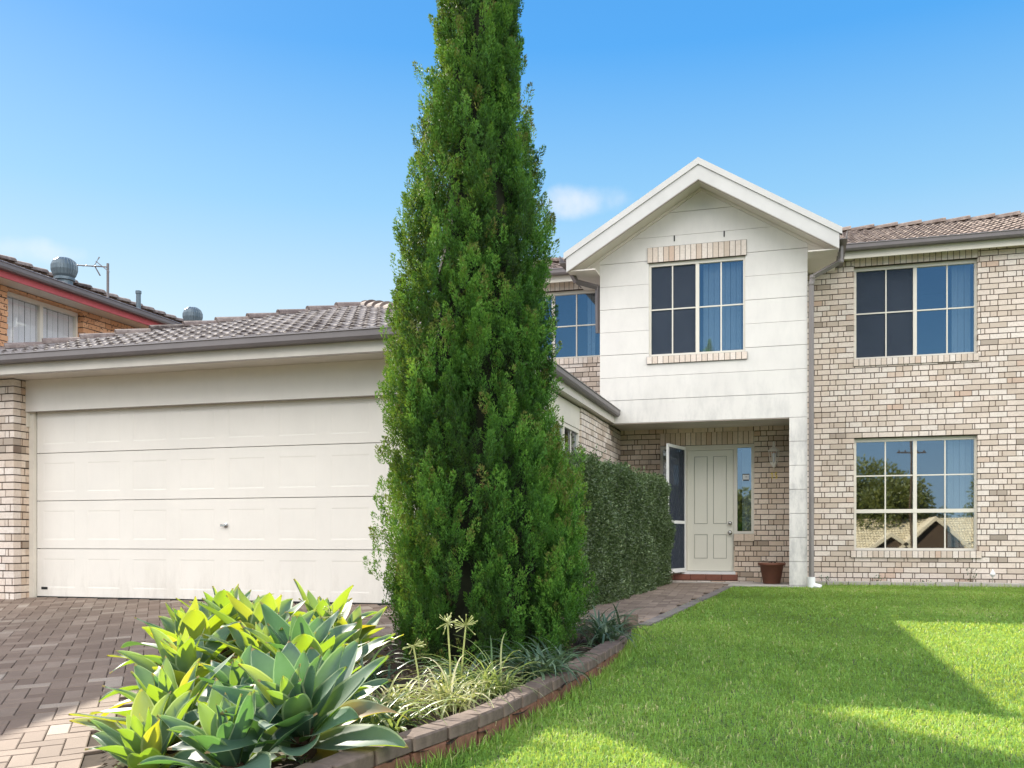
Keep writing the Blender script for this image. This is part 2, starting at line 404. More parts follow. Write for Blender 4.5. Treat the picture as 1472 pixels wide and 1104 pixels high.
def solid_wall(name, parent, xf, area, holes, mat, d0, d1):
    us = sorted({area[0],area[1]}|{min(max(h[i],area[0]),area[1]) for h in holes for i in (0,1)}); zs = sorted({area[2],area[3]}|{min(max(h[i],area[2]),area[3]) for h in holes for i in (2,3)})
    m = MB()
    for i in range(len(us)-1):
        for j in range(len(zs)-1):
            cu=(us[i]+us[i+1])/2; cz=(zs[j]+zs[j+1])/2
            if us[i+1]-us[i]<1e-4 or zs[j+1]-zs[j]<1e-4: continue
            if any(h[0]<cu<h[1] and h[2]<cz<h[3] for h in holes): continue
            m.box(us[i],us[i+1],d0,d1,zs[j],zs[j+1])
    return m.build(name,mat,parent,xf=xf)
def brick_row(name, parent, xf, u0,u1,z0,z1, wide=.077, proud=.0, depth=.11, mat=None, tilt=0):
    """a course of bricks set on end above an opening, or on edge below it"""
    n = max(1,round((u1-u0)/(wide+.009))); w=(u1-u0)/n
    B=[(u0+i*w+.0045,u0+(i+1)*w-.0045,-proud+random.uniform(-.002,.002),depth,z0+.004,z1-.004) for i in range(n)]
    o = boxes_mesh(name,B,rng.random(n)*.8+.15,[b[0]+.5 for b in B],mat or M['brick'],parent,xf)
    m = MB(); m.box(u0+.001,u1-.001,-proud+.007,depth-.002,z0+.001,z1-.001); m.build('mortar_bed',M['mortar'],o,xf=xf)
    return o
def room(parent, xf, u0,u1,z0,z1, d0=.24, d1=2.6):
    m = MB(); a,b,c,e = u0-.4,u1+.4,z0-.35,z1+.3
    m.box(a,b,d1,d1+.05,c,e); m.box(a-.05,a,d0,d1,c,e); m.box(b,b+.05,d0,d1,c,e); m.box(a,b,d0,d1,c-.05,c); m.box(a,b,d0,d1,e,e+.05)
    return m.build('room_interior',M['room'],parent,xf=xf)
def window(parent, xf, u0,u1,z0,z1, set_in=.085, mull=None, rail=None, bars_u=(), bars_z=(), screen=None, blind=None, label=None, nslat=0, fr=.045):
    """frame with mullion and glazing bars; sub-parts glass, fly screen, blind"""
    m = MB(); y0,y1 = set_in, set_in+.06
    m.box(u0,u1,y0,y1,z1-fr*1.25,z1); m.box(u0,u1,y0,y1,z0,z0+fr*.9)
    m.box(u0,u0+fr*.8,y0,y1,z0+fr*.9,z1-fr*1.25); m.box(u1-fr*.8,u1,y0,y1,z0+fr*.9,z1-fr*1.25)
    gu0,gu1,gz0,gz1 = u0+fr*.8,u1-fr*.8,z0+fr*.9,z1-fr*1.25
    if mull is not None:
        m.box(mull-.028,mull+.028,y0+.004,y1,gz0,gz1)
    if rail is not None:
        m.box(gu0,gu1,y0-.003,y1-.002,rail-.030,rail+.030)
    segs = [(gz0,gz1)] if rail is None else [(gz0,rail-.03),(rail+.03,gz1)]
    for b in bars_u:
        for (a,c) in segs: m.box(b-.010,b+.010,y0+.012,y0+.028,a,c)
    for bz in bars_z:
        halves = [(gu0,gu1)] if mull is None else [(gu0,mull-.028),(mull+.028,gu1)]
        for (a,c) in halves: m.box(a,c,y0+.014,y0+.026,bz-.010,bz+.010)
    f = m.build('window',M['frame'],parent,xf=xf)
    if label: f['label'] = label
    g = MB(); g.box(gu0-.004,gu1+.004,y0+.032,y0+.037,gz0-.004,gz1+.004); g.build('glass_pane',M['glass'],f,xf=xf)
    if screen:
        s = MB(); s.box(screen[0],screen[1],y0+.0285,y0+.0305,gz0,gz1); s.build('fly_screen',M['screen'],f,xf=xf)
    if blind:
        b0,b1 = blind; m = MB(); n = max(1,round((b1-b0)/.085)); w=(b1-b0)/n
        for i in range(n):
            c=b0+(i+.5)*w; a=.5+random.uniform(-.15,.15)
            m.box(c-w*.47,c+w*.47,y1+.06+.012*(i%2),y1+.066+.012*(i%2),z0+.05,z1-.05)
        m.build('vertical_blind',M['blind'],f,xf=xf)
    return f

# ------------------------------------------------------------------ roof tiles
def tile_plane(name, parent, P0, udir, vdir, W, R, pitch, mat, clips=(), tw=.30, tr=.33, roll=.028, lip=.034, seg=10):
    """profiled tiles: P0 eave corner, udir along the eave, vdir horizontal up-slope; clips = (point, normal) in world, horizontal planes"""
    tn = math.tan(pitch); nu=int(math.ceil(W/tw)); nv=int(math.ceil(R/tr)); bm = bmesh.new(); tl = bm.verts.layers.float.new('tone')
    u=Vector((*udir,0)); v=Vector((*vdir,0)); P=Vector(P0)
    for j in range(nv):
        b0=j*tr; b1=min(R,(j+1)*tr+.03)
        for i in range(nu):
            t=random.uniform(.12,1); rows=[]
            dj = random.uniform(-.004,.004)
            for (b,o) in ((b0,-.012),(b0,lip),(b0+.02,lip+.004),(b1,.004)):
                row=[]
                for k in range(seg+1):
                    a=i*tw+tw*k/seg; ph=k/seg
                    w = roll*(.5-.5*math.cos(4*PI*ph))**1.3 + .003
                    co = P+u*a+v*(b+dj)+Vector((0,0,(b)*tn+o+w))
                    x = bm.verts.new(co); x[tl]=t; row.append(x)
                rows.append(row)
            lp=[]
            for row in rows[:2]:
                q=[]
                for x in row: y_=bm.verts.new(x.co); y_[tl]=0.; q.append(y_)  # lip fronts near black: shade of the gaps put into the colour, plus weathering
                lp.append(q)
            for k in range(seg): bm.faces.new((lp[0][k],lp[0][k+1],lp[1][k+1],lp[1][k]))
            for r in range(1,3):
                for k in range(seg): bm.faces.new((rows[r][k],rows[r][k+1],rows[r+1][k+1],rows[r+1][k]))
    for co,no in clips:
        bmesh.ops.bisect_plane(bm, geom=bm.verts[:]+bm.edges[:]+bm.faces[:], plane_co=co, plane_no=no, clear_outer=True)
    me = bpy.data.meshes.new(name); bm.to_mesh(me); bm.free()
    return meshobj(name, me, mat, parent)
def ridge_caps(name, parent, A, B, mat, L=.42, r=.12, start=0):
    A=Vector(A);B=Vector(B); d=(B-A); n=max(1,round(d.length/L)); d/=n; bm=bmesh.new(); tl=bm.verts.layers.float.new('tone')
    side=d.cross(Vector((0,0,1))).normalized(); up=side.cross(d).normalized()
    for i in range(n):
        p=A+d*i; q=A+d*(i+1)+d.normalized()*.04; t=random.random()
        rings=[]
        for (c,rr,of) in ((p,r*.8,.02),(p,r*1.08,.035),(q,r*.93,.0)):
            ring=[]
            for k in range(9):
                a=PI*k/8; v=bm.verts.new(c+side*math.cos(a)*rr+up*(math.sin(a)*rr*.75+of-.03)); v[tl]=t; ring.append(v)
            rings.append(ring)
        for a in range(2):
            for k in range(8): bm.faces.new((rings[a][k],rings[a][k+1],rings[a+1][k+1],rings[a+1][k]))
        bm.faces.new(rings[0][::-1])
    me=bpy.data.meshes.new(name); bm.to_mesh(me); bm.free()
    return meshobj(name,me,mat,parent)
def gutter(name, parent, x0,x1,yf,zt, xf=None, h=.105, w=.115, mat=None):
    """quad gutter along local x, front face at local y = yf, rolled top lip"""
    pts=[(yf,zt),(yf-.006,zt-.014),(yf+.004,zt-.022),(yf+.004,zt-h*.72),(yf+.022,zt-h),(yf+w,zt-h),(yf+w,zt),(yf+w-.006,zt),(yf+w-.006,zt-h+.01),(yf+.028,zt-h+.01),(yf+.012,zt-h*.7),(yf+.012,zt)]
    m=MB(); m.prism([(x0,a,b) for a,b in pts],(x1-x0,0,0)); return m.build(name,mat or M['gutter'],parent,xf=xf)
def ventilator(parent, c, dia=.45, mat=None):
    m=MB(); r=dia/2; m.lathe([(r*.62,-.25),(r*.62,.12),(r*.78,.13),(r*.78,.17),(r*.66,.18)],c,28)
    b=m.build('roof_ventilator',mat or M['vent'],parent,smooth=False)
    m=MB(); prof=[(r*.66,.17),(r*.86,.21),(r*1.0,.29),(r*1.0,.36),(r*.84,.43),(r*.5,.475),(r*.1,.485)]
    m.lathe(prof,c,120,lambda t,z: 1-.10*((t*22/(2*PI))%1.0)); m.build('turbine_head',mat or M['vent'],b)
    return b

# ------------------------------------------------------------------ THE HOUSE
E = EYE
house = thing('house','two storey cream brick house with white gabled porch bay and attached double garage','house',(-1.5,12,.85))
house.location=(0,0,0)
YW, YG, XS = 16.35, 15.25, -2.93
FW, FG, FS = face_front(YW), face_front(YG), face_side(XS)
zt = E+4.60                                      # underside of the upper eaves
# right wing, two storeys
w_low=(.915,2.745,E-.185,E+1.64); w_up=(.915,2.745,E+2.925,E+4.43)
rw = brick_wall('brick_wall',house,FW,(.165,7.6,.62,zt-.02),[w_low,w_up,(.915,2.745,E+2.925-.115,E+2.925),(.915,2.745,E+4.43,E+4.60),(.86,2.80,E-.185-.115,E-.185)])
brick_row('window_lintel',house,FW,.915,2.745,E+4.43,zt-.005)
brick_row('window_sill',house,FW,.90,2.76,E+2.81,E+2.925,.077,.022)
brick_row('window_sill',house,FW,.86,2.80,E-.30,E-.185,.077,.03)
w = .915; uw=1.83
window(house,FW,*w_up,mull=w+uw/2+.01,bars_u=(w+.49,w+1.40),bars_z=(E+3.68,),screen=(w+.03,w+uw/2-.02),blind=(w+1.48,w+1.76),label='upper window over the lawn with a fly screen and pale blind')
window(house,FW,*w_low,mull=w+uw/2+.01,rail=E+.455,bars_u=(w+.48,w+1.37),bars_z=(E+1.03,),screen=None,blind=(w+1.42,w+1.77),label='tall living room window mirroring roofs across the street')
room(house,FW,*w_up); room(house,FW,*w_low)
# left upper wall, behind the garage roof
w_l=(-5.05,-3.25,E+3.21,E+4.42)
brick_wall('brick_wall',house,FW,(-5.6,-3.0,E+1.9,zt-.02),[w_l,(-5.05,-3.25,E+3.10,E+3.21),(-5.05,-3.25,E+4.42,E+4.60)])
brick_row('window_lintel',house,FW,-5.05,-3.25,E+4.42,zt-.005); brick_row('window_sill',house,FW,-5.05,-3.25,E+3.10,E+3.21,.077,.02)
window(house,FW,*w_l,mull=-4.16,bars_u=(-4.60,-3.735),bars_z=(E+3.80,),blind=(-3.56,-3.42),label='upper window between the conifer and the white gable')
room(house,FW,-5.05,-3.45,E+3.21,E+4.42,d1=2.0)
# porch back wall with door opening
dz0,dz1 = E-.56,E+1.60; do=(-2.24,-.67,dz0-.02,dz1)
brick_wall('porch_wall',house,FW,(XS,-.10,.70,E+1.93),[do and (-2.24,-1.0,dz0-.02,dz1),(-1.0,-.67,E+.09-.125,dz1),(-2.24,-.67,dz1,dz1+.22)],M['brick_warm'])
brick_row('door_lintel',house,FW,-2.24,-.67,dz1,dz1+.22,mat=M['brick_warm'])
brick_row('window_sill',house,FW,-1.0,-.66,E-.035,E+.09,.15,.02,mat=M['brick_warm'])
# garage side wall, facing the path
ws=(11.35,13.2,E+.35,E+1.56)
brick_wall('side_wall',house,FS,(9.0,YW-.0,.70,E+1.87),[ws,(11.35,13.2,E+1.56,E+1.87)],M['brick'])
m=MB(); m.box(11.35,13.2,.02,.20,E+1.562,E+1.868); m.build('window_head_panel',M['cream'],house,xf=FS)
window(house,FS,*ws,set_in=.03,mull=12.3,bars_u=(11.85,12.75),blind=(11.5,12.25),label='side window of the garage wing above the hedge')
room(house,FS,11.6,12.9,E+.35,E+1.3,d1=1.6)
# gable bay: board cladding cut to the roof slope, joints every 0.37 m
gx0,gx1 = -3.07,.175; gc=-1.44; apexz=E+5.86; slope=math.tan(rad(31.3))
gw=(-2.27,-.755,E+2.94,E+4.45)
holes=[gw,(gw[0]-.02,gw[1]+.02,E+4.45,E+4.70),(gw[0]-.02,gw[1]+.02,E+2.82,E+2.94)]
def gable_clip(m, drop, yy=YG):
    top=apexz-drop
    nl=Vector((-math.sin(rad(31.3)),0,math.cos(rad(31.3)))); nr=Vector((math.sin(rad(31.3)),0,math.cos(rad(31.3))))
    m.clip(Vector((gc,0,top)),nl); m.clip(Vector((gc,0,top)),nr); return m
m=MB(); z=E+1.885; k=0
while z<apexz-.2:
    z1_=min(z+.372,apexz)
    for q in sub_rects((gx0,gx1,z+.003,z1_-.003),holes):
        if q[3]-q[2]>.01: m.box(q[0],q[1],YG-.004*(k%2),YG+.05,q[2],q[3])
    z+=.372; k+=1
gable_clip(m,.24); 
z=E+1.885
cl=m.build('gable_cladding',M['clad'],house)
m=MB()
zz=E+1.885
while zz>.6:                                  # the pier of the porch, same boards
    m.box(-.094,gx1,YG,YG+.05,max(.6,zz-.369),zz-.003); zz-=.372
m.build('porch_pier_cladding',M['clad'],house)
m=MB()
for q in sub_rects((gx0+.004,gx1-.004,E+1.9,apexz),[gw]): m.box(q[0],q[1],YG+.049,YG+.2,q[2],q[3])
gable_clip(m,.24); m.build('gable_frame_wall',M['mortar'],house)
m=MB(); m.box(-.090,gx1-.004,YG+.051,YW-.01,.6,E+1.885); m.build('porch_side_wall',M['clad'],house)
m=MB(); m.box(gx1-.055,gx1-.001,YG+.051,YW-.01,E+1.885,E+4.62); m.build('bay_side_cladding',M['clad'],house); m=MB(); m.box(gx0+.001,gx0+.05,YG+.051,YW-.01,E+1.89,E+4.62); m.build('bay_side_cladding',M['clad'],house)
brick_row('window_lintel',house,FG,gw[0]-.02,gw[1]+.02,E+4.45,E+4.695,.077,.022,.05)
brick_row('window_sill',house,FG,gw[0]-.03,gw[1]+.03,E+2.82,E+2.94,.077,.03,.05)
window(house,FG,*gw,set_in=.03,mull=-1.50,bars_u=(-1.895,-1.13),bars_z=(E+3.70,),screen=(gw[0]+.03,-1.53),blind=(-1.42,-.82),label='gable window with one screened sash')
room(house,FG,*gw,d0=.21,d1=1.0)
m=MB(); m.box(gx0+.1,gx1-.1,YG+.18,YG+.182,E+5.02-.0,E+5.03)
m.bm.free()
for xx in (-1.86,-1.08):
    m=MB(); m.box(xx-.009,xx+.009,YG-.012,YG,E+4.77,E+4.86); m.build('weep_slot',M['black'],house)
# porch soffit
m=MB(); m.box(XS+.002,-.094,YG+.05,YW-.004,E+1.89,E+1.93); m.build('porch_soffit',M['cream2'],house)
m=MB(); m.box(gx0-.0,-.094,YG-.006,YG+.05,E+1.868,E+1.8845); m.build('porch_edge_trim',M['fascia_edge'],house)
# gable roof: barge boards, raked soffit, metal capping
YB=14.80; bx0,bx1=-3.53,.62
def rake(name,yf,yb,o0,o1,mat,cx0=bx0,cx1=bx1):
    """strips along both slopes between the vertical offsets o0 > o1 below the apex line"""
    m=MB()
    for s_,xe in ((-1,cx0),(1,cx1)):
        de=abs(xe-gc)*slope
        m.prism([(gc,yf,apexz-o0),(xe,yf,apexz-o0-de),(xe,yf,apexz-o1-de),(gc,yf,apexz-o1)],(0,yb-yf,0))
    return m.build(name,mat,house)
rake('barge_board',YB,YB+.03,.075,.30,M['whitetrim'])
rake('barge_capping',YB-.02,YB+.07,-.03,.072,M['whitetrim'],bx0-.04,bx1+.04)
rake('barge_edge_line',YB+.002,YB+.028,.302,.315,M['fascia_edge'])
rake('raked_soffit',YB+.032,YG+.049,.262,.275,M['cream'])
rake('soffit_trim',YG-.03,YG+.0,.277,.325,M['cream2'],gx0-.25,gx1+.25)
for xa,xb,s_ in ((bx0,gx0,-1),(gx1,bx1,1)):        # closed eave boxes at both feet of the gable
    zb=E+4.31; m=MB()
    m.box(xa+(.02 if s_<0 else 0),xb-(.02 if s_>0 else 0),YB+.06,YW-.3,zb,zb+.02)
    m.build('eave_soffit',M['cream2'],house)
for xa,xb in ((bx0+.02,gx0-.001),(gx1+.001,bx1-.02)):
    m=MB(); xo = xa if xa<gx0 else xb; xi = xb if xa<gx0 else xa
    zo = apexz-.28-abs(xo-gc)*slope; zi=apexz-.28-abs(xi-gc)*slope
    m.prism([(xo,YG-.02,E+4.331),(xi,YG-.02,E+4.331),(xi,YG-.02,zi),(xo,YG-.02,max(zo,E+4.34))],(0,.02,0))
    m.build('eave_return',M['cream2'],house)
def gside(xe,sgn,name):
    pts=[(0,0),(.115,0),(.115,.12),(.105,.12),(.105,.01),(.01,.01),(.01,.13),(0,.13)]
    m=MB(); m.prism([(xe+sgn*a, YB+.0, E+4.44+b) for a,b in pts],(0,2.0,0)); return m.build(name,M['gutter'],house)
gside(bx1,1,'gable_gutter'); gside(bx0,-1,'gable_gutter')
m=MB()
for s_,xe in ((-1,bx0),(1,bx1)):
    de=abs(xe-gc)*slope
    m.prism([(gc,YB+.071,apexz+.0),(xe,YB+.071,apexz-de),(xe,YB+.071,apexz-.06-de),(gc,YB+.071,apexz-.06)],(0,5.2,0))
m.build('gable_roof',M['tile'],house)
# downpipes at the two feet of the gable
def downpipe(x, side, zbot, parent=house):
    xe = (bx1+.03) if side>0 else (bx0-.06); d=[(xe,YB+.30,E+4.43),(xe,YB+.31,E+4.20),(x+.02*side,YG-.045,E+4.02),(x,YG-.045,E+3.92),(x,YG-.045,zbot)]
    m=MB()
    for a,b in zip(d[:-1],d[1:]): m.tube([a,b],.040,4)
    for p in d[1:-1]: m.lathe([(.036,-.03),(.046,-.015),(.046,.015),(.036,.03)],p,8)
    return m.build('downpipe',M['pipe'],parent)
dp=downpipe(gx1+.055,1,.98)
m=MB(); m.tube([(gx1+.055,YG-.045,1.02),(gx1+.055,YG-.045,.80)],.058,12); m.tube([(gx1+.055,YG-.045,.90),(gx1+.20,YG-.07,.86)],.045,10); m.build('drain_elbow',M['white'],dp)
m=MB(); m.tube([(bx0-.03,YB+.3,E+4.43),(bx0+.1,YB+.32,E+4.20)],.045,4); m.tube([(bx0+.1,YB+.32,E+4.21),(gx0-.05,YG+.05,E+4.14)],.045,4); m.tube([(gx0-.05,YG+.05,E+4.17),(gx0-.05,YG+.1,E+3.4)],.045,4); m.build('downpipe',M['gutter'],house)
# main eaves: fascia, gutter, tiles
def eave_run(x0,x1):
    m=MB(); m.box(x0,x1,16.16,16.19,E+4.52,E+4.70); m.box(x0,x1,16.19,YW+.1,E+4.575,E+4.60); m.build('fascia',M['cream'],house)
    gutter('eave_gutter',house,x0,x1,16.04,E+4.735)
eave_run(.66,7.9); eave_run(-5.95,-3.58)
PM=rad(20)
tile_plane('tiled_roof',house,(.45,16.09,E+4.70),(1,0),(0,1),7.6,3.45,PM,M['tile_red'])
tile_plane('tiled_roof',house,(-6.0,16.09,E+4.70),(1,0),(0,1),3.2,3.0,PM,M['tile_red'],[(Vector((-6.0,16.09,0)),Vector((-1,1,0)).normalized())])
rc=ridge_caps('ridge_caps',house,(8.2,19.55,E+4.74+3.46*math.tan(PM)),(-1.5,19.55,E+4.74+3.46*math.tan(PM)),M['tile_red'])
ridge_caps('ridge_caps',house,(-6.0,16.1,E+4.76),(-2.8,19.3,E+4.76+3.2*math.tan(PM)),M['tile_red'])
m=MB(); m.box(-5.55,7.6,YW+.22,22.4,E+1.9,E+4.5); m.bm.free()
# closing shell behind the rooms (rear half of the house)
m=MB(); m.prism([(7.6,19.55,E+4.68+3.40*math.tan(PM)),(7.6,23.2,E+4.6),(7.6,22.9,E+4.55),(7.6,22.9,.6),(7.6,22.7,.6),(7.6,22.7,E+4.5),(7.6,19.55,E+4.60+3.3*math.tan(PM))],(-13.2,0,0)); m.build('rear_wall_and_roof',M['mortar'],house)
m=MB(); m.box(7.4,7.6,YW+.22,22.7,.6,E+4.5); m.box(-5.6,-5.4,YW+.22,22.7,.6,E+4.5); m.box(-5.4,7.4,YW+.21,22.7,E+4.52,E+4.55); m.box(-5.4,7.4,YW+.21,22.7,E+1.93,E+1.96); m.build('inner_shell',M['room'],house)

# ---- front door
DF=face_front(YW)
m=MB(); a0,a1=-2.24,-.67
m.box(a0,a1,.03,.12,dz1-.055,dz1); m.box(a0,a0+.045,.03,.12,dz0,dz1-.055); m.box(a1-.045,a1,.03,.12,E+.09,dz1-.055)
m.box(-1.835,-1.785,.032,.12,dz0,dz1-.055); m.box(-1.0,-.945,.032,.12,dz0,dz1-.055); m.box(-.945,a1-.045,.032,.12,E+.09,E+.135)
m.box(-1.785,-1.0,.034,.12,dz1-.085,dz1-.055)
dfm=m.build('door_frame',M['cream'],house,xf=DF)
m=MB(); m.box(-.945,a1-.045,.07,.076,E+.135,dz1-.055); m.box(a0+.045,-1.835,.07,.076,dz0,dz1-.055); m.build('sidelight_glass',M['glass'],dfm,xf=DF)
m=MB(); m.box(-.76,-.725,.085,.09,E+.15,dz1-.1); m.bm.free()
m=MB(); m.box(-.87,-.72,.16,.165,E+.14,dz1-.06); m.build('sidelight_curtain',M['blind'],dfm,xf=DF)
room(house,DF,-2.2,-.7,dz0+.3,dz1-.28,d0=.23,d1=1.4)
stk=MB(); stk.box(-.86,-.745,.066,.0695,E+.985,E+1.10); sk=stk.build('security_sticker',M['white'],dfm,xf=DF)
m=MB(); m.box(-.86,-.745,.062,.0655,E+1.088,E+1.102); m.box(-.86,-.855,.062,.0655,E+1.0,E+1.088); m.box(-.75,-.745,.062,.0655,E+1.0,E+1.088)
m.box(-.85,-.755,.062,.0655,E+.985,E+1.005); m.lathe([(.018,-.002),(.018,.002)],(-.80,.064,E+1.05),10)
m.build('sticker_print',M['black'],dfm,xf=DF)
# door leaf with four recessed-line panels
d0x,d1x=-1.785,-1.0; dh0,dh1=dz0+.02,dz1-.088
pan=[(d0x+.12,d0x+.345,dh0+.80,dh1-.10),(d1x-.345,d1x-.12,dh0+.80,dh1-.10),(d0x+.12,d0x+.345,dh0+.21,dh0+.62),(d1x-.345,d1x-.12,dh0+.21,dh0+.62)]
hol=[]
for p in pan:
    g_=.010; hol += [(p[0],p[1],p[2],p[2]+g_),(p[0],p[1],p[3]-g_,p[3]),(p[0],p[0]+g_,p[2],p[3]),(p[1]-g_,p[1],p[2],p[3])]
dl=solid_wall('front_door',house,DF,(d0x+.003,d1x-.003,dh0,dh1),hol,M['door'],.060,.072)
m=MB(); m.box(d0x+.003,d1x-.003,.072,.10,dh0,dh1); m.build('door_core',M['doorline'],dl,xf=DF)
for zz,r in ((E+.27,.030),(E+.11,.034)):
    m=MB(); m.lathe([(r*1.1,0),(r*1.1,.008),(r*.5,.012),(r*.5,.035),(r*.95,.045),(r*.9,.065),(r*.3,.072)],(0,0,0),20)
    m.build('door_knob' if r>.032 else 'deadlock',M['steel'],dl,True,Matrix.Translation((-1.065,YW+.06,zz)) @ Matrix.Rotation(PI/2,4,'X'))
# threshold
m=MB(); m.box(-1.86,-.97,-.03,.10,dz0-.035,dz0+.012); m.build('door_threshold',M['framew'],house,xf=DF)
T=[]; 
m=MB()
for i in range(5): m.box(-2.24+i*.262+.003,-2.24+(i+1)*.262-.003,-.09,.03,dz0-.135,dz0-.037,.004)
m.build('step_tiles',M['steptile'],house,xf=DF)
brick_row('step_bricks',house,face_front(YW-.12),-2.30,-.67,.84,dz0-.14,.24,0,.12,M['brick'])
# security screen door, swung open
L_=.80; hx,hy=-1.815,YW-.01; ang=math.atan2(15.47-hy,-2.04-hx)
SX=Matrix.Translation((hx,hy,0)) @ Matrix.Rotation(ang,4,'Z')
m=MB(); s0,s1=dz0-.0,dz1-.03
m.box(0,L_,-.015,.015,s1-.05,s1); m.box(0,L_,-.015,.015,s0,s0+.07); m.box(0,.045,-.015,.015,s0+.07,s1-.05); m.box(L_-.045,L_,-.015,.015,s0+.07,s1-.05); m.box(.045,L_-.045,-.014,.014,E+.26,E+.31)
sd=m.build('screen_door',M['framew'],house,xf=SX)
def diamond_grille():
    m=MB(); st=.085; w_,h_=L_-.09,s1-s0-.12
    n=int((w_+h_)/st)+2
    for s_ in (1,-1):
        for i in range(-n,n):
            # x - s*z = c
            c=i*st; pts=[]
            z0_,z1_=0,h_
            for zz in (z0_,z1_):
                pts.append((c+s_*zz*.6,zz))
            (xa,za),(xb,zb)=pts
            # clip to 0..w
            def at(xv): t=(xv-xa)/(xb-xa); return (xv,za+t*(zb-za))
            lo,hi=min(xa,xb),max(xa,xb)
            if hi<0 or lo>w_: continue
            P=sorted([(xa,za),(xb,zb)]); p,q=P
            if p[0]<0: p=at(0)
            if q[0]>w_: q=at(w_)
            m.tube([(p[0]+.045,.0,p[1]+s0+.07),(q[0]+.045,.0,q[1]+s0+.07)],.0055,4,False)
    return m
diamond_grille().build('diamond_grille',M['darkmetal'],sd,xf=SX)
m=MB(); m.box(.045,L_-.045,.008,.011,s0+.07,s1-.05); m.build('insect_mesh',M['screen'],sd,xf=SX)

# ---- garage front
YP=9.02; YD=9.30; FP=face_front(YP)
px1=-8.86
brick_wall('garage_pier',house,FP,(-9.75,px1,.70,E+1.90),[],M['brick'],phase=.11,slab=.28)
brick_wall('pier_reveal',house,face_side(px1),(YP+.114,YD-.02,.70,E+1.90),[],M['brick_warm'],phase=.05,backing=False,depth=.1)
brick_wall('garage_pier',house,FP,(-3.64,XS,.70,E+1.90),[],M['brick'],slab=.3)
m=MB(); m.box(px1-.005,-3.63,9.20,9.27,E+1.53,E+1.945); gp=m.build('door_head_panel',M['garage'],house)
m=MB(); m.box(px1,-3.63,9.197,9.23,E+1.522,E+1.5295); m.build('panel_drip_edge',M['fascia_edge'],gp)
m=MB(); m.box(px1+.001,px1+.07,9.25,9.30,.86,E+1.53); m.box(px1-.004,px1+.02,9.205,9.2495,E+1.35,E+1.528); m.build('door_jamb',M['cream'],house)
# sectional door: four leaves of eight pressed panels
dx0=px1+.075; PW=.64; zb=E-.69; HS=.575
gd=MB(); gd.box(dx0,dx0+8*PW,YD+.05,YD+.07,zb,zb+4*HS); gdo=gd.build('garage_door',M['garage'],house)
for s_ in range(4):
    m=MB(); za,zc=zb+s_*HS+.004,zb+(s_+1)*HS-.004
    hs=[(dx0+i*PW+.095,dx0+(i+1)*PW-.085,za+.105,zc-.115) for i in range(8)]
    for q in sub_rects((dx0,dx0+8*PW,za,zc),hs): m.box(q[0],q[1],YD,YD+.0497,q[2],q[3])
    for h in hs:    # recessed moulding ring round a raised field
        m.prism([(h[0],YD+.0,h[2]),(h[1],YD+.0,h[2]),(h[1]-.012,YD+.0022,h[2]+.012),(h[0]+.012,YD+.0022,h[2]+.012)],(0,.03,0))
        m.prism([(h[0]+.012,YD+.0022,h[3]-.012),(h[1]-.012,YD+.0022,h[3]-.012),(h[1],YD+.0,h[3]),(h[0],YD+.0,h[3])],(0,.03,0))
        m.prism([(h[0],YD,h[2]),(h[0]+.012,YD+.0022,h[2]+.012),(h[0]+.012,YD+.0022,h[3]-.012),(h[0],YD,h[3])],(0,.03,0))
        m.prism([(h[1]-.012,YD+.0022,h[2]+.012),(h[1],YD,h[2]),(h[1],YD,h[3]),(h[1]-.012,YD+.0022,h[3]-.012)],(0,.03,0))
        m.box(h[0]+.012,h[1]-.012,YD+.00225,YD+.03,h[2]+.012,h[3]-.012)
        m.box(h[0]+.03,h[1]-.03,YD+.0015,YD+.03,h[2]+.03,h[3]-.03,.0)
    m.build('door_section',M['garage'],gdo)
    m=MB(); m.box(dx0,dx0+8*PW,YD+.03,YD+.045,zc+.0005,zc+.0075); m.bm.free()
m=MB(); m.box(-6.26,-6.235,YD-.02,YD,E+.14,E+.165); m.lathe([(.03,0),(.03,.012),(.02,.02)],(0,0,0),16); 
m.bm.free()
m=MB(); m.lathe([(.027,0),(.027,.012),(.012,.016),(.012,.03)],(0,0,0),18); m.box(-.055,.012,-.012,.012,.03,.042,.003); m.build('door_handle',M['steel'],gdo,False,Matrix.Translation((-6.16,YD,E+.155)) @ Matrix.Rotation(PI/2,4,'X'))
m=MB(); m.box(-8.72,-8.63,YD-.004,YD,zb+.085,zb+.115); m.build('maker_plate',M['black'],gdo)
m=MB(); m.box(dx0,dx0+8*PW,YD+.0,YD+.045,zb-.03,zb-.001); m.build('rubber_seal',M['black'],gdo)
m=MB(); m.box(-9.6,XS-.2,YD+.08,YD+.2,E+1.4,E+2.0); m.box(-9.6,-9.4,YD+.08,16.3,.6,E+1.9); m.box(-9.4,XS-.25,16.1,16.3,.6,E+1.9); m.build('garage_shell',M['room'],house)
# garage eaves and hip roof
m=MB(); m.box(-9.95,-2.80,8.69,8.72,E+1.885,E+2.06); m.build('garage_fascia',M['cream2'],house)
m=MB(); m.box(-9.95,-2.81,8.72,9.21,E+1.905,E+1.925); m.build('garage_soffit',M['cream2'],house)
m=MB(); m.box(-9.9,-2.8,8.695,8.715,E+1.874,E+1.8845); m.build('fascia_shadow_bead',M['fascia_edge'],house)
gutter('garage_gutter',house,-10.0,-2.735,8.57,E+2.10)
gutter('side_gutter',house,8.575,YG-.01,.0,E+2.10,face_side(-2.73))
m=MB(); m.box(8.70,YG-.006,.10,.13,E+1.885,E+2.07); m.box(8.73,YG-.006,.13,.24,E+1.89,E+1.91); m.build('side_fascia',M['cream2'],house,xf=face_side(-2.73))
ap=Vector((-5.93,12.4,E+3.33)); ev=E+2.06; exl,exr,ey=-9.75,-2.79,8.62
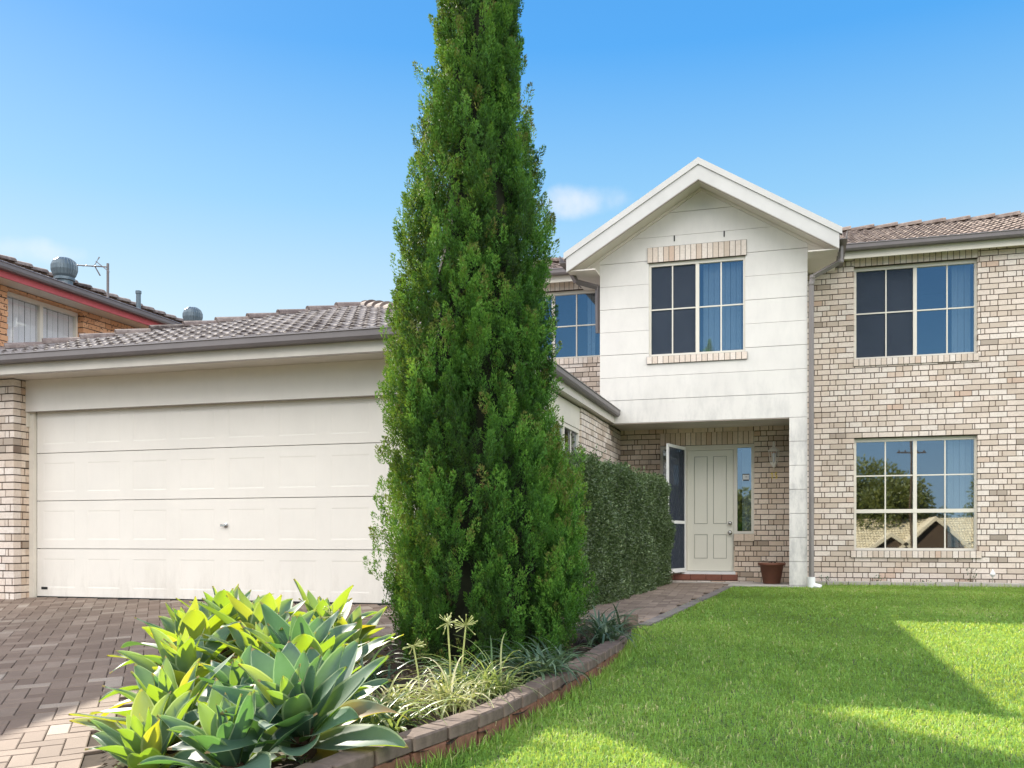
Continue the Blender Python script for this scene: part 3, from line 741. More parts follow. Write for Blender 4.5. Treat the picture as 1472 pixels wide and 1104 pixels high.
pf=math.atan((ap.z-ev)/(ap.y-ey))
nA=Vector((ap.x-exl,ap.y-ey,0)); clipL=Vector((-nA.y,nA.x,0)).normalized()
nB=Vector((ap.x-exr,ap.y-ey,0)); clipR=Vector((nB.y,-nB.x,0)).normalized()
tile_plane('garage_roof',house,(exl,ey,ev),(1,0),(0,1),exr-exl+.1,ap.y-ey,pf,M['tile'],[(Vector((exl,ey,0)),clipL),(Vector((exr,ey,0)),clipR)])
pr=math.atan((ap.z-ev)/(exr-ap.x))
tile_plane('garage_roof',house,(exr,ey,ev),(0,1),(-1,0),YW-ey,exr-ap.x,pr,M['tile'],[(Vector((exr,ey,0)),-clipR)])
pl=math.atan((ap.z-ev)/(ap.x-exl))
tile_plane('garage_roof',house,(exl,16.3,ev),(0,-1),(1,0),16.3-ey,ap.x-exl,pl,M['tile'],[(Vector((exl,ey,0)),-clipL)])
up=Vector((0,0,.03))
ridge_caps('hip_caps',house,Vector((exl,ey,ev))+up,ap+up,M['ridge_side'],.43,.105); ridge_caps('hip_caps',house,Vector((exr,ey,ev))+up,ap+up,M['ridge_side'],.43,.105)
ridge_caps('ridge_caps',house,ap+Vector((0,.02,.015)),(ap.x,16.2,ap.z+.03),M['ridge_side'],.43,.11)

# ------------------------------------------------------------------ NEIGHBOUR on the left
nb = thing('neighbour_house','orange brick neighbouring house with red fascia and grey gutter','house')
NX=-10.75; NZ=E+3.60; FN=face_side(NX)
nw=(10.84,12.32,E+2.25,E+3.565)
brick_wall('brick_wall',nb,FN,(8.95,20.5,.3,NZ),[nw],M['orange'],slab=.25)
f=window(nb,FN,*nw,set_in=.10,mull=11.58,blind=None,fr=.05)
m=MB()
for i in range(13):
    c=10.93+i*.110; m.box(c-.050,c+.050,.165+.004*(i%2),.171+.004*(i%2),E+2.3,E+3.5)
m.build('vertical_blind',M['blind_white'],f,xf=FN)
for c_ in f.children:
    if c_.name.startswith('glass'): c_.data.materials[0]=M['glass_dull']
room(nb,FN,*nw,d0=.26,d1=1.2)
m=MB(); m.box(8.55,20.8,-.38,0.02,NZ+.001,NZ+.02); m.build('soffit',M['cream'],nb,xf=FN)
m=MB(); m.box(8.55,20.8,-.405,-.38,NZ-.03,NZ+.135); m.build('red_fascia',M['red'],nb,xf=FN)
gutter('eave_gutter',nb,8.5,20.85,-.515,NZ+.155,FN,.095,.108)
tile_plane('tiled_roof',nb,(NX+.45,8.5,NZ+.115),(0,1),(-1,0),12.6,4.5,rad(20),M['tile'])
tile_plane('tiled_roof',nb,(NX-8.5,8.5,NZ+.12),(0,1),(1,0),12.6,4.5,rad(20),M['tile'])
ridge_caps('ridge_caps',nb,(NX-4.0,20.8,NZ+.2+4.5*math.tan(rad(20))),(NX-4.0,8.3,NZ+.2+4.5*math.tan(rad(20))),M['ridge_side'])
m=MB(); m.prism([(NX-.26,8.97,.3),(NX-7.8,8.97,.3),(NX-7.8,8.97,NZ+.1),(NX-4.0,8.97,NZ+1.5),(NX-.26,8.97,NZ+.1)],(0,.2,0)); m.build('gable_end_wall',M['orange'],nb)
ventilator(nb,(-11.0,12.2,E+3.93),.40); ventilator(nb,(-11.0,15.5,E+3.93),.37)
m=MB(); ax,ay=-11.35,13.6
m.tube([(ax,ay,E+3.9),(ax,ay,E+4.75)],.022,6); m.tube([(ax,ay,E+4.69),(ax-.22,ay-.8,E+4.53)],.012,5)
for k in range(5):
    t=.12+.8*k/4; cx,cy,cz=ax-.22*t,ay-.8*t,E+4.69-.16*t; l=.06 if k else .2; m.tube([(cx-l*.9,cy+l*.25,cz+ (0 if k else .12)),(cx+l*.9,cy-l*.25,cz-(0 if k else .12))],.008,4)
m.tube([(ax-.05,ay-.15,E+4.82),(ax-.09,ay-.22,E+4.66),(ax-.03,ay-.15,E+4.5)],.012,4)
m.build('tv_antenna',M['gutter'],nb)
m=MB(); m.tube([(-10.93,13.86,E+3.7),(-10.93,13.86,E+4.27)],.04,8); m.lathe([(.05,0),(.05,.05)],(-10.93,13.86,E+4.26),8); m.build('vent_pipe',M['vent'],nb)

# ------------------------------------------------------------------ leaf scattering
def leaves(P, D, L, Wd, tone, fold=.25, up=None):
    """P base points, D unit directions, L lengths, Wd widths -> kite shaped leaves"""
    n=len(P); r = rng.normal(size=(n,3)); s=np.cross(D,r); s/=np.linalg.norm(s,axis=1,keepdims=True)+1e-9; nn=np.cross(D,s)
    L=np.asarray(L)[:,None]; Wd=np.asarray(Wd)[:,None]
    mid=P+D*L*.45+nn*L*fold*.2
    V=np.stack([P, mid+s*Wd*.5, P+D*L, mid-s*Wd*.5],1)
    F=(np.arange(n)[:,None]*4+np.arange(4)[None])
    return V.reshape(-1,3),F,np.repeat(tone,4)
def unit(v): return v/(np.linalg.norm(v,axis=-1,keepdims=True)+1e-9)

# ------------------------------------------------------------------ the conifer
def conifer():
    t = thing('conifer_tree','tall dark green columnar conifer rising past the top of the photo in the garden bed','tree',(-2.12,6.30,float(bedz(-2.12,6.30))))
    cx,cy = -2.12,6.30; z0=.66; rt=np.array([math.cos(rad(16.7)),math.sin(rad(16.7)),0]); fw=np.array([-rt[1],rt[0],0])
    #   z above the eye, centre shift to the right (px), half width (px)
    tab=np.array([[-.97,2,105],[-.88,4,146],[-.62,8,168],[-.5,8,168],[-.13,5,157],[.4,-6,142],[.93,-14,130],[1.46,-9,128],[1.99,-8,113],[2.5,-7,97],[3.05,-7,80],[3.58,-2,68],[4.1,2,60],[4.5,1,48],[4.85,0,32],[5.1,0,12]])
    z=tab[:,0]+E; z=E+tab[:,0]*.92; z[0]-=.06; sh=tab[:,1]/205.; hw=tab[:,2]/205.
    zz=np.linspace(z[0],z[-1],400); rr=np.interp(zz,z,hw); cdf=np.cumsum(rr+.04); cdf/=cdf[-1]
    npl=600                                     # upright flame shaped branches, each carrying a dozen sprays
    ph_=np.interp((np.arange(npl)+rng.random(npl))/npl,cdf,zz); pa=(np.arange(npl)*2.39996+rng.normal(size=npl)*.25)%(2*PI)
    pd=rng.choice([.80,.90,.98,1.04],npl)+rng.uniform(-.03,.03,npl); plen=rng.uniform(.38,.75,npl)*np.interp(ph_,[E-1,E+3,E+5],[1.,.9,.6]); ptone=rng.normal(.47,.17,npl)+(pd-.92)*.9+.10*np.sin(pa*3+ph_*2)  # deeper plumes toned darker: shade of the pockets put into the leaf colour
    out_p=np.outer(np.cos(pa),rt)+np.outer(np.sin(pa),fw)
    PR=np.maximum(np.interp(ph_,z,hw)*pd-.150*np.clip(np.interp(ph_,z,hw)/.6,.45,1),.0)
    PC=np.array([cx,cy,0])+np.outer(np.interp(ph_,z,sh),rt)+out_p*PR[:,None]; PC[:,2]=ph_-.25*plen
    pax=unit(np.array([0,0,1.])+out_p*rng.uniform(-.04,.13,npl)[:,None]+rng.normal(size=(npl,3))*.04)
    KS=13; nsp=npl*KS; idx=np.repeat(np.arange(npl),KS)
    su=np.tile((np.arange(KS)+.5)/KS,npl)+rng.normal(size=nsp)*.04
    f1=unit(np.cross(pax,np.array([.3,.2,.1]))); f2=np.cross(pax,f1); sphi=rng.random(nsp)*2*PI
    side_=f1[idx]*np.cos(sphi)[:,None]+f2[idx]*np.sin(sphi)[:,None]
    prad=.090*np.sin(np.clip(su*.85+.12,0,1)*PI)**.8*(plen[idx]/.6)*np.clip(np.interp(ph_,z,hw)/.55,.45,1)[idx]
    C=PC[idx]+pax[idx]*(su*plen[idx])[:,None]+side_*(prad*.75)[:,None]
    ax=unit(pax[idx]+side_*rng.uniform(.05,.5,nsp)[:,None]+rng.normal(size=(nsp,3))*.10)
    h=C[:,2]; a=pa[idx]
    SL=rng.uniform(.10,.17,nsp)*np.interp(h,[E-1,E+3,E+5],[1.1,1,.8])
    spt=np.clip(ptone[idx]+.34*(su-.5)+rng.normal(size=nsp)*.06,0,.9); brown=rng.random(nsp)<.010; spt=np.where(brown,.985,spt)  # spray tips toned brighter, inner ends darker: light contrast put into the colour
    NL=108
    u=rng.random((nsp,NL))**.8; ph=rng.random((nsp,NL))*2*PI
    rad_=.032*np.sin(np.clip(u*.92+.10,0,1)*PI)**.7*rng.uniform(.35,1.,(nsp,NL))*(SL[:,None]/.15)
    e1=unit(np.cross(ax,rng.normal(size=(nsp,3)))); e2=np.cross(ax,e1)
    rd_=e1[:,None]*np.cos(ph)[...,None]+e2[:,None]*np.sin(ph)[...,None]
    # flattened fan sprays
    P=C[:,None]+ax[:,None]*(u*SL[:,None])[...,None]+rd_*rad_[...,None]
    D=unit(ax[:,None]*1.0+rd_*rng.uniform(.3,1.0,(nsp,NL,1))+rng.normal(size=(nsp,NL,3))*.25)
    n=nsp*NL
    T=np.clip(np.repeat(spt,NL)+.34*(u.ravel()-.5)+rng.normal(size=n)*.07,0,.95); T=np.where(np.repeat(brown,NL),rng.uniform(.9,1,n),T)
    V,F,tt=leaves(P.reshape(-1,3),D.reshape(-1,3),rng.uniform(.013,.025,n),rng.uniform(.0055,.0095,n),T)
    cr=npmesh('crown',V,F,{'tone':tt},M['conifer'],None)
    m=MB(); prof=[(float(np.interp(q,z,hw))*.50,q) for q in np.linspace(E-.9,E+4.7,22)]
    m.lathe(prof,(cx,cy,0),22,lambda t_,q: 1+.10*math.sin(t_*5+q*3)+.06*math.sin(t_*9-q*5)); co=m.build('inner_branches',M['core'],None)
    m=MB(); m.tube([(cx,cy,.55),(cx,cy,1.2),(cx+.02,cy,4)],[.09,.075,.05],10)
    for k in range(14):
        b=rng.random()*2*PI; r0=.5; m.tube([(cx,cy,.75+.02*k),(cx+.25*math.cos(b),cy+.25*math.sin(b),.9+.03*k),(cx+r0*math.cos(b),cy+r0*math.sin(b),1.3+.05*k)],[.025,.018,.008],6)
    tr=m.build('trunk',M['bark'],None)
    for o in (cr,co,tr):
        o.parent=t; o.matrix_parent_inverse=Matrix.Translation(-t.location)
conifer()

# ------------------------------------------------------------------ the hedge
def hedge():
    t = thing('hedge','clipped dark green box hedge along the brick path, with loose shoots on top','hedge')
    P0=np.array([-2.28,9.7]); P1=np.array([-1.98,15.45]); d=(P1-P0); Ln=np.linalg.norm(d); d/=Ln; nrm=np.array([d[1],-d[0]]) # towards path
    W_=.62; zb=.74; ztp=E+.90
    def surf(n,face):
        a=rng.random(n); b=rng.random(n)
        if face=='side': s=a*Ln; w=np.zeros(n); zz=zb+b*(ztp-zb); N=np.tile([nrm[0],nrm[1],.1],(n,1))
        if face=='top': s=a*Ln; w=-b*W_; zz=np.full(n,ztp); N=np.tile([0,0,1.],(n,1))
        if face=='near': s=np.zeros(n); w=-a*W_; zz=zb+b*(ztp-zb); N=np.tile([-d[0],-d[1],.1],(n,1))
        if face=='far': s=np.full(n,Ln); w=-a*W_; zz=zb+b*(ztp-zb); N=np.tile([d[0],d[1],.1],(n,1))
        bumpy=.05*np.sin(s*3.1+zz*2)+.04*np.sin(s*7.3-zz*5)+.03*np.sin(zz*9+s*2)
        rnd=rng.normal(size=n)*.022-np.abs(rng.normal(size=n))*.025
        X=P0[0]+d[0]*s+nrm[0]*w; Y=P0[1]+d[1]*s+nrm[1]*w
        # round the top edges
        Pp=np.stack([X,Y,zz],1)+N*(bumpy*.8+rnd)[:,None]
        if face!='top': Pp-=N*(np.clip((zz-(ztp-.12))/.12,0,1)**2*.07)[:,None]
        return Pp,N
    V=[];F=[];T=[];k=0
    for n,face in ((95000,'side'),(30000,'top'),(16000,'near'),(9000,'far')):
        Pp,N=surf(n,face); D=unit(N*.7+rng.normal(size=(n,3))*.75+np.array([0,0,.25]))
        clump=.5+.5*np.sin(Pp[:,1]*5+Pp[:,2]*7)*np.sin(Pp[:,1]*2.3-Pp[:,2]*4)
        tt=np.clip(rng.normal(.42,.2,n)+.15*(clump-.5)+(rng.random(n)<.03)*.4,0,1)
        v,f,q=leaves(Pp,D,rng.uniform(.026,.046,n),rng.uniform(.014,.022,n),tt)
        V.append(v);F.append(f+k);T.append(q);k+=len(v)
    # loose shoots
    for i in range(110):
        s=rng.random()*Ln; w=-rng.random()*W_; b=np.array([P0[0]+d[0]*s+nrm[0]*w,P0[1]+d[1]*s+nrm[1]*w,ztp-.03]); L=rng.uniform(.06,.22)*(1.2 if s<1.5 else .8)
        dr=unit(np.array([rng.normal()*.3,rng.normal()*.3,1.])); m_=12
        u=np.linspace(0,1,m_); Pq=b+dr*(u*L)[:,None]; D=unit(dr+rng.normal(size=(m_,3))*.9)
        v,f,q=leaves(Pq,D,rng.uniform(.03,.05,m_),rng.uniform(.014,.022,m_),rng.uniform(.3,.9,m_)); V.append(v);F.append(f+k);T.append(q);k+=len(v)
    npmesh('foliage',np.concatenate(V),np.concatenate(F),{'tone':np.concatenate(T)},M['hedge'],t)
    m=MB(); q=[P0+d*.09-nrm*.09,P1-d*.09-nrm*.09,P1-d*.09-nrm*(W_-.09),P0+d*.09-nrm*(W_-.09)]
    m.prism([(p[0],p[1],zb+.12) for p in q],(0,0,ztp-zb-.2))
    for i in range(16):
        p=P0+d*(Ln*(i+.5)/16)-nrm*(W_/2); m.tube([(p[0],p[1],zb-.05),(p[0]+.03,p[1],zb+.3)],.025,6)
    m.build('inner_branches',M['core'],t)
hedge()

# ------------------------------------------------------------------ agaves
def agave_mesh(nl, Lm, seed, spread=1.0, tilt=(0,0)):
    r=random.Random(seed); V=[];F=[];T=[];LO=[]; NU,NVv=7,15
    for i in range(nl):
        q=i/(nl-1); az=seed*1.3+i*2.39996+r.uniform(-.12,.12)
        el=rad(86-76*q**1.1*spread)+r.uniform(-.10,.10)      # young leaves upright, old ones low
        L=Lm*(.62+.42*min(1,q*1.8))*r.uniform(.88,1.1); W=L*r.uniform(.27,.33)*(.75+.25*min(1,q*3)); curl=(r.uniform(-.15,.35)+.9*q*r.uniform(.3,1.25))*(1 if r.random()<.8 else 1.6)
        tw=r.uniform(-.25,.25); fold=.38-.12*q
        p=Vector((0,0,.05-.10*q)); dirh=Vector((math.cos(az),math.sin(az),0)); side=Vector((-math.sin(az),math.cos(az),0))
        e=el; base=len(V); front=seed in (41,62,77,81,93); W*=(1.14 if front else 1); tone=min(1,max(0,r.gauss(.12 if front else .45,.16)+(.25 if q>.8 else 0)))  # front rosettes toned darker and bluer: their shade put into the leaf colour
        if q>.93: tone=1.; curl+=.5
        wave=r.uniform(0,6)
        for j in range(NVv):
            s=j/(NVv-1)
            if j: 
                e=el-curl*s**1.6*1.15; p=p+(dirh*math.cos(e)+Vector((0,0,1))*math.sin(e))*(L/(NVv-1))
            d=(dirh*math.cos(e)+Vector((0,0,1))*math.sin(e)); nrm=(Vector((0,0,1))*math.cos(e)-dirh*math.sin(e))
            ct,st=math.cos(tw*s),math.sin(tw*s); sd=side*ct+nrm*st; nm=nrm*ct-side*st
            w=W*(.36+.64*math.sin(min(1,s/.50)*PI/2)**1.5) if s<.5 else W*(max(0.,1-((s-.5)/.5)**1.9))**.95
            w=max(w,.004*(1-s)+.0015)
            for kx in range(NU):
                t_=kx/(NU-1)*2-1
                hgt=fold*w*.5*(t_*t_)+.010*math.sin(wave+s*9)*abs(t_)**3
                V.append(p+sd*(t_*w*.5)+nm*hgt); LO.append((t_,s,0)); T.append(tone)
        for j in range(NVv-1):
            for kx in range(NU-1):
                a=base+j*NU+kx; F.append((a,a+1,a+1+NU,a+NU))
    # tightly rolled central spear
    base=len(V); L=Lm*.55
    for j in range(8):
        s=j/7; rr=.022*(1-s**1.6)+.001
        for kx in range(8):
            t_=2*PI*kx/8; V.append(Vector((rr*math.cos(t_),rr*math.sin(t_),L*s))); LO.append((0,s*.9,0)); T.append(.5)
    for j in range(7):
        for kx in range(8):
            a=base+j*8; F.append((a+kx,a+(kx+1)%8,a+8+(kx+1)%8,a+8+kx))
    Mx=Matrix.Rotation(tilt[0],4,'X') @ Matrix.Rotation(tilt[1],4,'Y')
    return [tuple(Mx@v) for v in V],F,T,LO
def agave(x,y,z,Lm,seed,label,nl=24,spread=1.,tilt=(0,0),rz=0):
    g=float(bedz(np.array(x),np.array(y)))
    t=thing('agave_plant',label,'agave',(x,y,g),rz,'soft leaved agaves at the corner of the garden bed')
    V,F,T,LO=agave_mesh(nl,Lm,seed,spread,tilt); V=np.array(V); V[:,2]+=z-g
    npmesh('leaf_rosette',V,F,{'tone':T,'loc':LO},M['agave'],t,True)
    m=MB(); m.tube([(0,0,-.05),(.0,.0,(z-g)*.5),(0,0,z-g+.06)],[.06,.055,.05],9); m.build('stem',M['bark'],t)
    return t
AG=[ # x, y, crown base height, leaf length
 (-3.56,5.06,.77,.56,3,'yellow green agave at the back left corner of the clump, leaning over the driveway',30,.80,(.0,-.22)),
 (-3.62,5.45,.86,.50,8,'small upright agave at the back, between the two big back rosettes',18,.38,(0,0)),
 (-3.10,5.04,.80,.58,14,'tall upright agave at the back centre with glowing yellow green tips',30,.58,(.0,.0)),
 (-2.92,5.46,.84,.50,17,'narrow upright agave behind the tall centre one, with a few bare tips',18,.40,(0,.05)),
 (-2.70,5.35,.78,.46,21,'small pale agave at the back right beside the conifer',20,.66,(0,.12)),
 (-3.25,4.55,.72,.48,33,'half hidden agave in the middle of the clump',24,.8,(.1,-.1)),
 (-2.85,4.70,.74,.52,36,'middle agave with recurved leaves, just left of the blue green one',24,.68,(.1,-.05)),
 (-2.49,4.47,.74,.56,41,'blue green agave right behind the big front rosette',26,.62,(.1,.12)),
 (-2.82,3.85,.64,.48,55,'low yellow green agave at the front left, spreading over the lit paving',28,.85,(.15,-.18)),
 (-1.95,3.50,.76,.48,62,'big open blue green agave rosette nearest the lawn corner',30,.95,(.50,.0)),
 (-2.12,3.25,.66,.42,77,'low agave at the bottom of the clump with its leaves cut by the photo edge',24,.95,(.25,0)),
 (-2.14,4.02,.70,.44,81,'low dark agave between the big front rosette and the dry strappy clumps',22,.75,(.15,.1)),
 (-2.60,4.10,.68,.46,93,'agave filling the middle front, just behind the lowest leaves',24,.8,(.15,0)),
 (-2.62,3.42,.58,.40,101,'lowest agave at the front, spreading over the corner of the driveway',24,.95,(.3,-.15)),
]
for (x,y,z,Lm,sd_,lb,nl,spd,tl) in AG: agave(x,y,z,Lm,sd_,lb,nl,spd,tl)

# ------------------------------------------------------------------ strappy plants
def strap_plant(name,x,y,n,L,W,mat,label,cat,group=None,z=None,arch=1.,trange=(0,1),stand=.0):
    g=float(bedz(np.array(x),np.array(y))) if z is None else z
    t=thing(name,label,cat,(x,y,g),0,group); V=[];F=[];T=[]; NS=9
    for i in range(n):
        az=random.uniform(0,2*PI); l=L*random.uniform(.55,1.15); el=rad(random.uniform(50,88)); cu=arch*random.uniform(1.0,2.6); w=W*random.uniform(.6,1.1)
        dh=Vector((math.cos(az),math.sin(az),0)); sd=Vector((-math.sin(az),math.cos(az),0)); p=Vector((random.gauss(0,.05),random.gauss(0,.05),-.02)); e=el; b=len(V); tn=random.uniform(*trange); wig=random.uniform(-.6,.6)
        for j in range(NS):
            s=j/(NS-1)
            if j:
                e=el-cu*s**1.3; dd=Matrix.Rotation(wig*s,3,'Z')@dh; p=p+(dd*math.cos(e)+Vector((0,0,1))*math.sin(e))*(l/(NS-1))
            ww=w*(1-s**2.5)*.5+.0008; V+= [p-sd*ww+Vector((0,0,ww*.5)),p,p+sd*ww+Vector((0,0,ww*.5))]; T+=[tn]*3
        for j in range(NS-1):
            a=b+j*3; F+=[(a,a+1,a+4,a+3),(a+1,a+2,a+5,a+4)]
    npmesh('leaf_clump',[tuple(v) for v in V],F,{'tone':T},mat,t,True)
    return t
strap_plant('strappy_plant',-1.66,4.42,95,.40,.013,M['straw'],'straw coloured strappy clump spilling over the edging blocks below the tallest seed heads','strappy plant','dry strappy clumps behind the edging',arch=1.3,trange=(.2,1))
strap_plant('strappy_plant',-1.86,4.22,90,.38,.012,M['straw'],'pale dried strappy clump next to the front agave','strappy plant','dry strappy clumps behind the edging',arch=1.4,trange=(.25,1))
strap_plant('strappy_plant',-1.80,3.92,80,.42,.016,M['strap'],'green and dry strappy clump drooping over the lowest edging blocks','strappy plant','dry strappy clumps behind the edging',arch=1.3,trange=(0,.9))
strap_plant('strappy_plant',-1.56,4.80,110,.42,.010,M['strap'],'thin wiry clump between the straw clumps and the dark strappy leaves','strappy plant','dry strappy clumps behind the edging',arch=.9,trange=(.2,1))
DS=[(-1.42,5.25,100,.44,'dark green strappy clump arching over the curved edging below the conifer'),(-1.46,5.85,60,.36,'small dark strappy tuft close under the conifer skirt'),(-1.40,7.1,90,.42,'dark green strappy clump at the far end of the bed beside the path'),(-1.52,7.8,70,.38,'farthest dark strappy clump where the edging meets the path'),(-2.35,4.95,50,.44,'loose dark strappy leaves in the shade between agaves and conifer'),(-1.85,5.05,60,.36,'low dark strappy tuft in the mulch behind the dry clumps')]
for x,y,n,L,lb in DS: strap_plant('strappy_plant',x,y,n,L,.020,M['darkstrap'],lb,'strappy plant','dark strappy clumps round the conifer',arch=1.1,trange=(0,1))
def seedhead(x,y,zt_,lean,label):
    g=float(bedz(np.array(x),np.array(y))); t=thing('seed_head',label,'flower stalk',(x,y,g),0,'pale seed heads on bare stalks')
    H=zt_-g; m=MB(); tip=(lean[0],lean[1],H)
    m.tube([(0,0,-.02),(lean[0]*.35,lean[1]*.35,H*.5),tip],[.006,.005,.0045],6); m.build('stalk',M['stalk'],t)
    m=MB(); rr=random.Random(int(x*1000))
    for k in range(26):
        d=Vector((rr.gauss(0,1),rr.gauss(0,1),rr.gauss(.35,.7))).normalized(); l=rr.uniform(.035,.06); q=Vector(tip)
        m.tube([q,q+d*l],[.0016,.0016],4); m.tube([q+d*l,q+d*(l+.014)],[.0022,.0035],4)
    m.build('umbel',M['stalk'],t)
M['stalk']=leafmat('pale_seed_stalk',[(0.,(.45,.47,.20)),(1.,(.6,.58,.3))],(.6,.65,.2),.25)
seedhead(-1.72,4.63,E-.435,(-.02,.0),'tallest pale seed head standing before the middle of the conifer')
seedhead(-1.68,4.66,E-.45,(.03,.0),'seed head close beside the tallest one, a touch lower')
seedhead(-1.88,4.60,E-.56,(-.04,0),'short seed head left of the taller pair')
seedhead(-2.42,4.75,E-.43,(-.05,.0),'seed head rising among the small back agave leaves')

# ------------------------------------------------------------------ pavers
def herring(name, poly, zf, mat, ang, holes=(), Wp=.115, stones_gap=.0021, box=(-13,-1,.8,9.4)):
    W_=Wp; c,s=math.cos(ang),math.sin(ang); V=[];T=[]
    rngp=random.Random(3); N=int(18/W_)
    quads=[]
    for i in range(-N,N):
        for j in range(-N,N):
            cl=(i-j)%4
            if cl==0: r=(i,i+2,j,j+1)
            elif cl==3: r=(i,i+1,j,j+2)
            else: continue
            cx=(r[0]+r[1])/2*W_; cy=(r[2]+r[3])/2*W_; X=c*cx-s*cy-6.5; Y=s*cx+c*cy+4
            if not(box[0]<X<box[1] and box[2]<Y<box[3]): continue
            quads.append((r,X,Y))
    XY=np.array([(q[1],q[2]) for q in quads]); ok=inpoly(XY[:,0],XY[:,1],poly)
    g=stones_gap; P=[];T=[]
    for q,o in zip(quads,ok):
        if not o: continue
        r=q[0]; x0,x1,y0,y1=r[0]*W_+g,r[1]*W_-g,r[2]*W_+g,r[3]*W_-g; t=rngp.random(); dz=rngp.uniform(-.0015,.0015)
        for (a,b,zo) in ((x0,y0,-.02),(x1,y0,-.02),(x1,y1,-.02),(x0,y1,-.02),(x0,y0,-.004),(x1,y0,-.004),(x1,y1,-.004),(x0,y1,-.004),(x0+.005,y0+.005,0),(x1-.005,y0+.005,0),(x1-.005,y1-.005,0),(x0+.005,y1-.005,0)):
            P.append((c*a-s*b-6.5,s*a+c*b+4,zo+dz)); T.append(t)
    P=np.array(P); n=len(P)//12; P[:,2]+=zf(P[:,0],P[:,1])+.012
    f=[]
    for a in (0,4):
        for k in range(4): f.append((a+k,a+(k+1)%4,a+4+(k+1)%4,a+4+k))
    f.append((8,9,10,11)); F=(np.array(f)[None]+12*np.arange(n)[:,None,None]).reshape(-1,4)
    return npmesh(name,P,F,{'tone':T},mat)
DRV=[(-12.5,9.27),(-1.42,9.27),(-1.44,8.65),(-1.6,8.8),(-2.3,8.6),(-3.0,8.05),(-3.65,7.0),(-4.05,6.0),(-4.07,5.2),(-3.8,4.55),(-3.4,3.95),(-3.0,3.35),(-2.65,2.85),(-2.25,2.5),(-1.85,2.6),(-1.9,.0),(-12.5,.0)]
kind(herring('driveway',DRV,G,M['paver'],rad(45-8)),'structure')
m_=grid_sheet('driveway_bedding',np.arange(-13,-1.2,.2),np.arange(-8,9.6,.2),lambda x,y:G(x,y)-.002,M['soil'],lambda x,y: inpoly(x,y,[(-12.8,9.35),(-1.3,9.35),(-1.4,8.6),(-3.2,7.8),(-3.8,6.0),(-3.8,5.2),(-3.2,4.0),(-2.0,2.3),(-2.0,-7.8),(-12.8,-7.8)])); kind(m_,'structure')
PTH=[(-2.36,9.27),(-1.44,9.27),(-1.16,14.0),(-1.10,14.9),(-1.07,16.1),(-2.02,16.1)]
kind(herring('path',PTH,G,M['pathpaver'],rad(3),Wp=.115,box=(-3,0,9,16.3)),'structure')
kind(grid_sheet('path_bedding',np.arange(-3.0,-.0,.1),np.arange(9.2,16.5,.1),lambda x,y:G(x,y)-.001,M['soil'],lambda x,y: inpoly(x,y,[(-2.9,9.2),(-1.4,9.2),(-1.02,15.1),(.0,15.2),(.0,16.4),(-2.9,16.4)])),'structure')
m=MB(); m.box(-1.02,-.10,15.2,YW,.70,float(G(-.5,15.8))+.02,.005); m.box(-2.9,-1.02,15.9,YW,.7,float(G(-.5,15.8))+.016,.005); o=m.build('porch_slab',M['concrete']); kind(o,'structure')
B=[];T=[];P=[];Fq=[]
for i in range(26):       # border course of the path
    y0=9.0+i*.235; y1=y0+.228; xa=-1.455+(y0-8.8)/(14.5-8.8)*.37; xb=-1.455+(y1-8.8)/(14.5-8.8)*.37; b=len(P); t=random.random()
    for zo in (-.02,.016): 
        for (xx,yy) in ((xa-.0,y0),(xa+.112,y0),(xb+.112,y1),(xb,y1)): P.append((xx,yy,float(G(xx,yy))+zo)); T.append(t)
    for f in CUB: Fq.append([b+q for q in f])
kind(npmesh('path_border',P,Fq,{'tone':T},M['pathedge']),'structure')

# ------------------------------------------------------------------ edging blocks: two courses along the curve
pts=[Vector((*p,0)) for p in EDGE]; seg=[]
for a,b in zip(pts[:-1],pts[1:]):
    n=20
    for k in range(n): seg.append(a.lerp(b,k/n))
seg.append(pts[-1]); cum=[0]
for a,b in zip(seg[:-1],seg[1:]): cum.append(cum[-1]+(b-a).length)
def along(s):
    for k in range(len(cum)-1):
        if cum[k+1]>=s: t=(s-cum[k])/(cum[k+1]-cum[k]); return seg[k].lerp(seg[k+1],t)
    return seg[-1].copy()
BL=.236; nb_=int(cum[-1]/BL)
def block(nm,mat,c,d,L,W,H,label,cat,group):
    m=MB(); m.box(-L/2,L/2,-W/2,W/2,0,H,.007)
    for v in m.bm.verts: v.co+=Vector((random.uniform(-1,1),random.uniform(-1,1),random.uniform(-1,1)))*.0035
    o=m.build(nm,mat); o.location=c; o.rotation_euler=(random.uniform(-.03,.03),-math.asin(max(-1,min(1,d.z)))+random.uniform(-.015,.015),math.atan2(d.y,d.x)+random.uniform(-.03,.03)); tag(o,label,cat,group); return o
for i in range(nb_):
    a,b=along(i*BL),along((i+1)*BL); c=(a+b)/2; d=(b-a).normalized(); nrm=Vector((-d.y,d.x,0))
    # towards the bed is the left side of the curve
    g=float(G(c.x,c.y)); fade=min(1,max(0,(c.y-6.4)/1.6)); ztop=g+.135-.08*fade
    za=float(G(a.x,a.y)); zb2=float(G(b.x,b.y)); dd=Vector((d.x,d.y,(zb2-za)/BL)).normalized()
    cc=c+nrm*.05
    block('edging_block',M['kerbstone'],(cc.x,cc.y,ztop-.062),dd,BL-.008,.12,.062,'grey concrete block in the top course of the curved garden edging','edging block','grey top blocks of the curved edging')
    if fade<.75:
        cc=c+nrm*.058; block('edging_brick',M['redbrick'],(cc.x,cc.y,ztop-.145),dd,BL-.014,.125,.082,'red brick in the lower course of the curved garden edging','edging brick','red bricks under the edging blocks')
o=block('edging_block',M['kerbstone'],(-1.45,8.62,float(G(-1.5,8.75))-.02),Vector((1,.3,0)).normalized(),.12,.12,.17,'small upright end block where the edging meets the path','edging block',None)
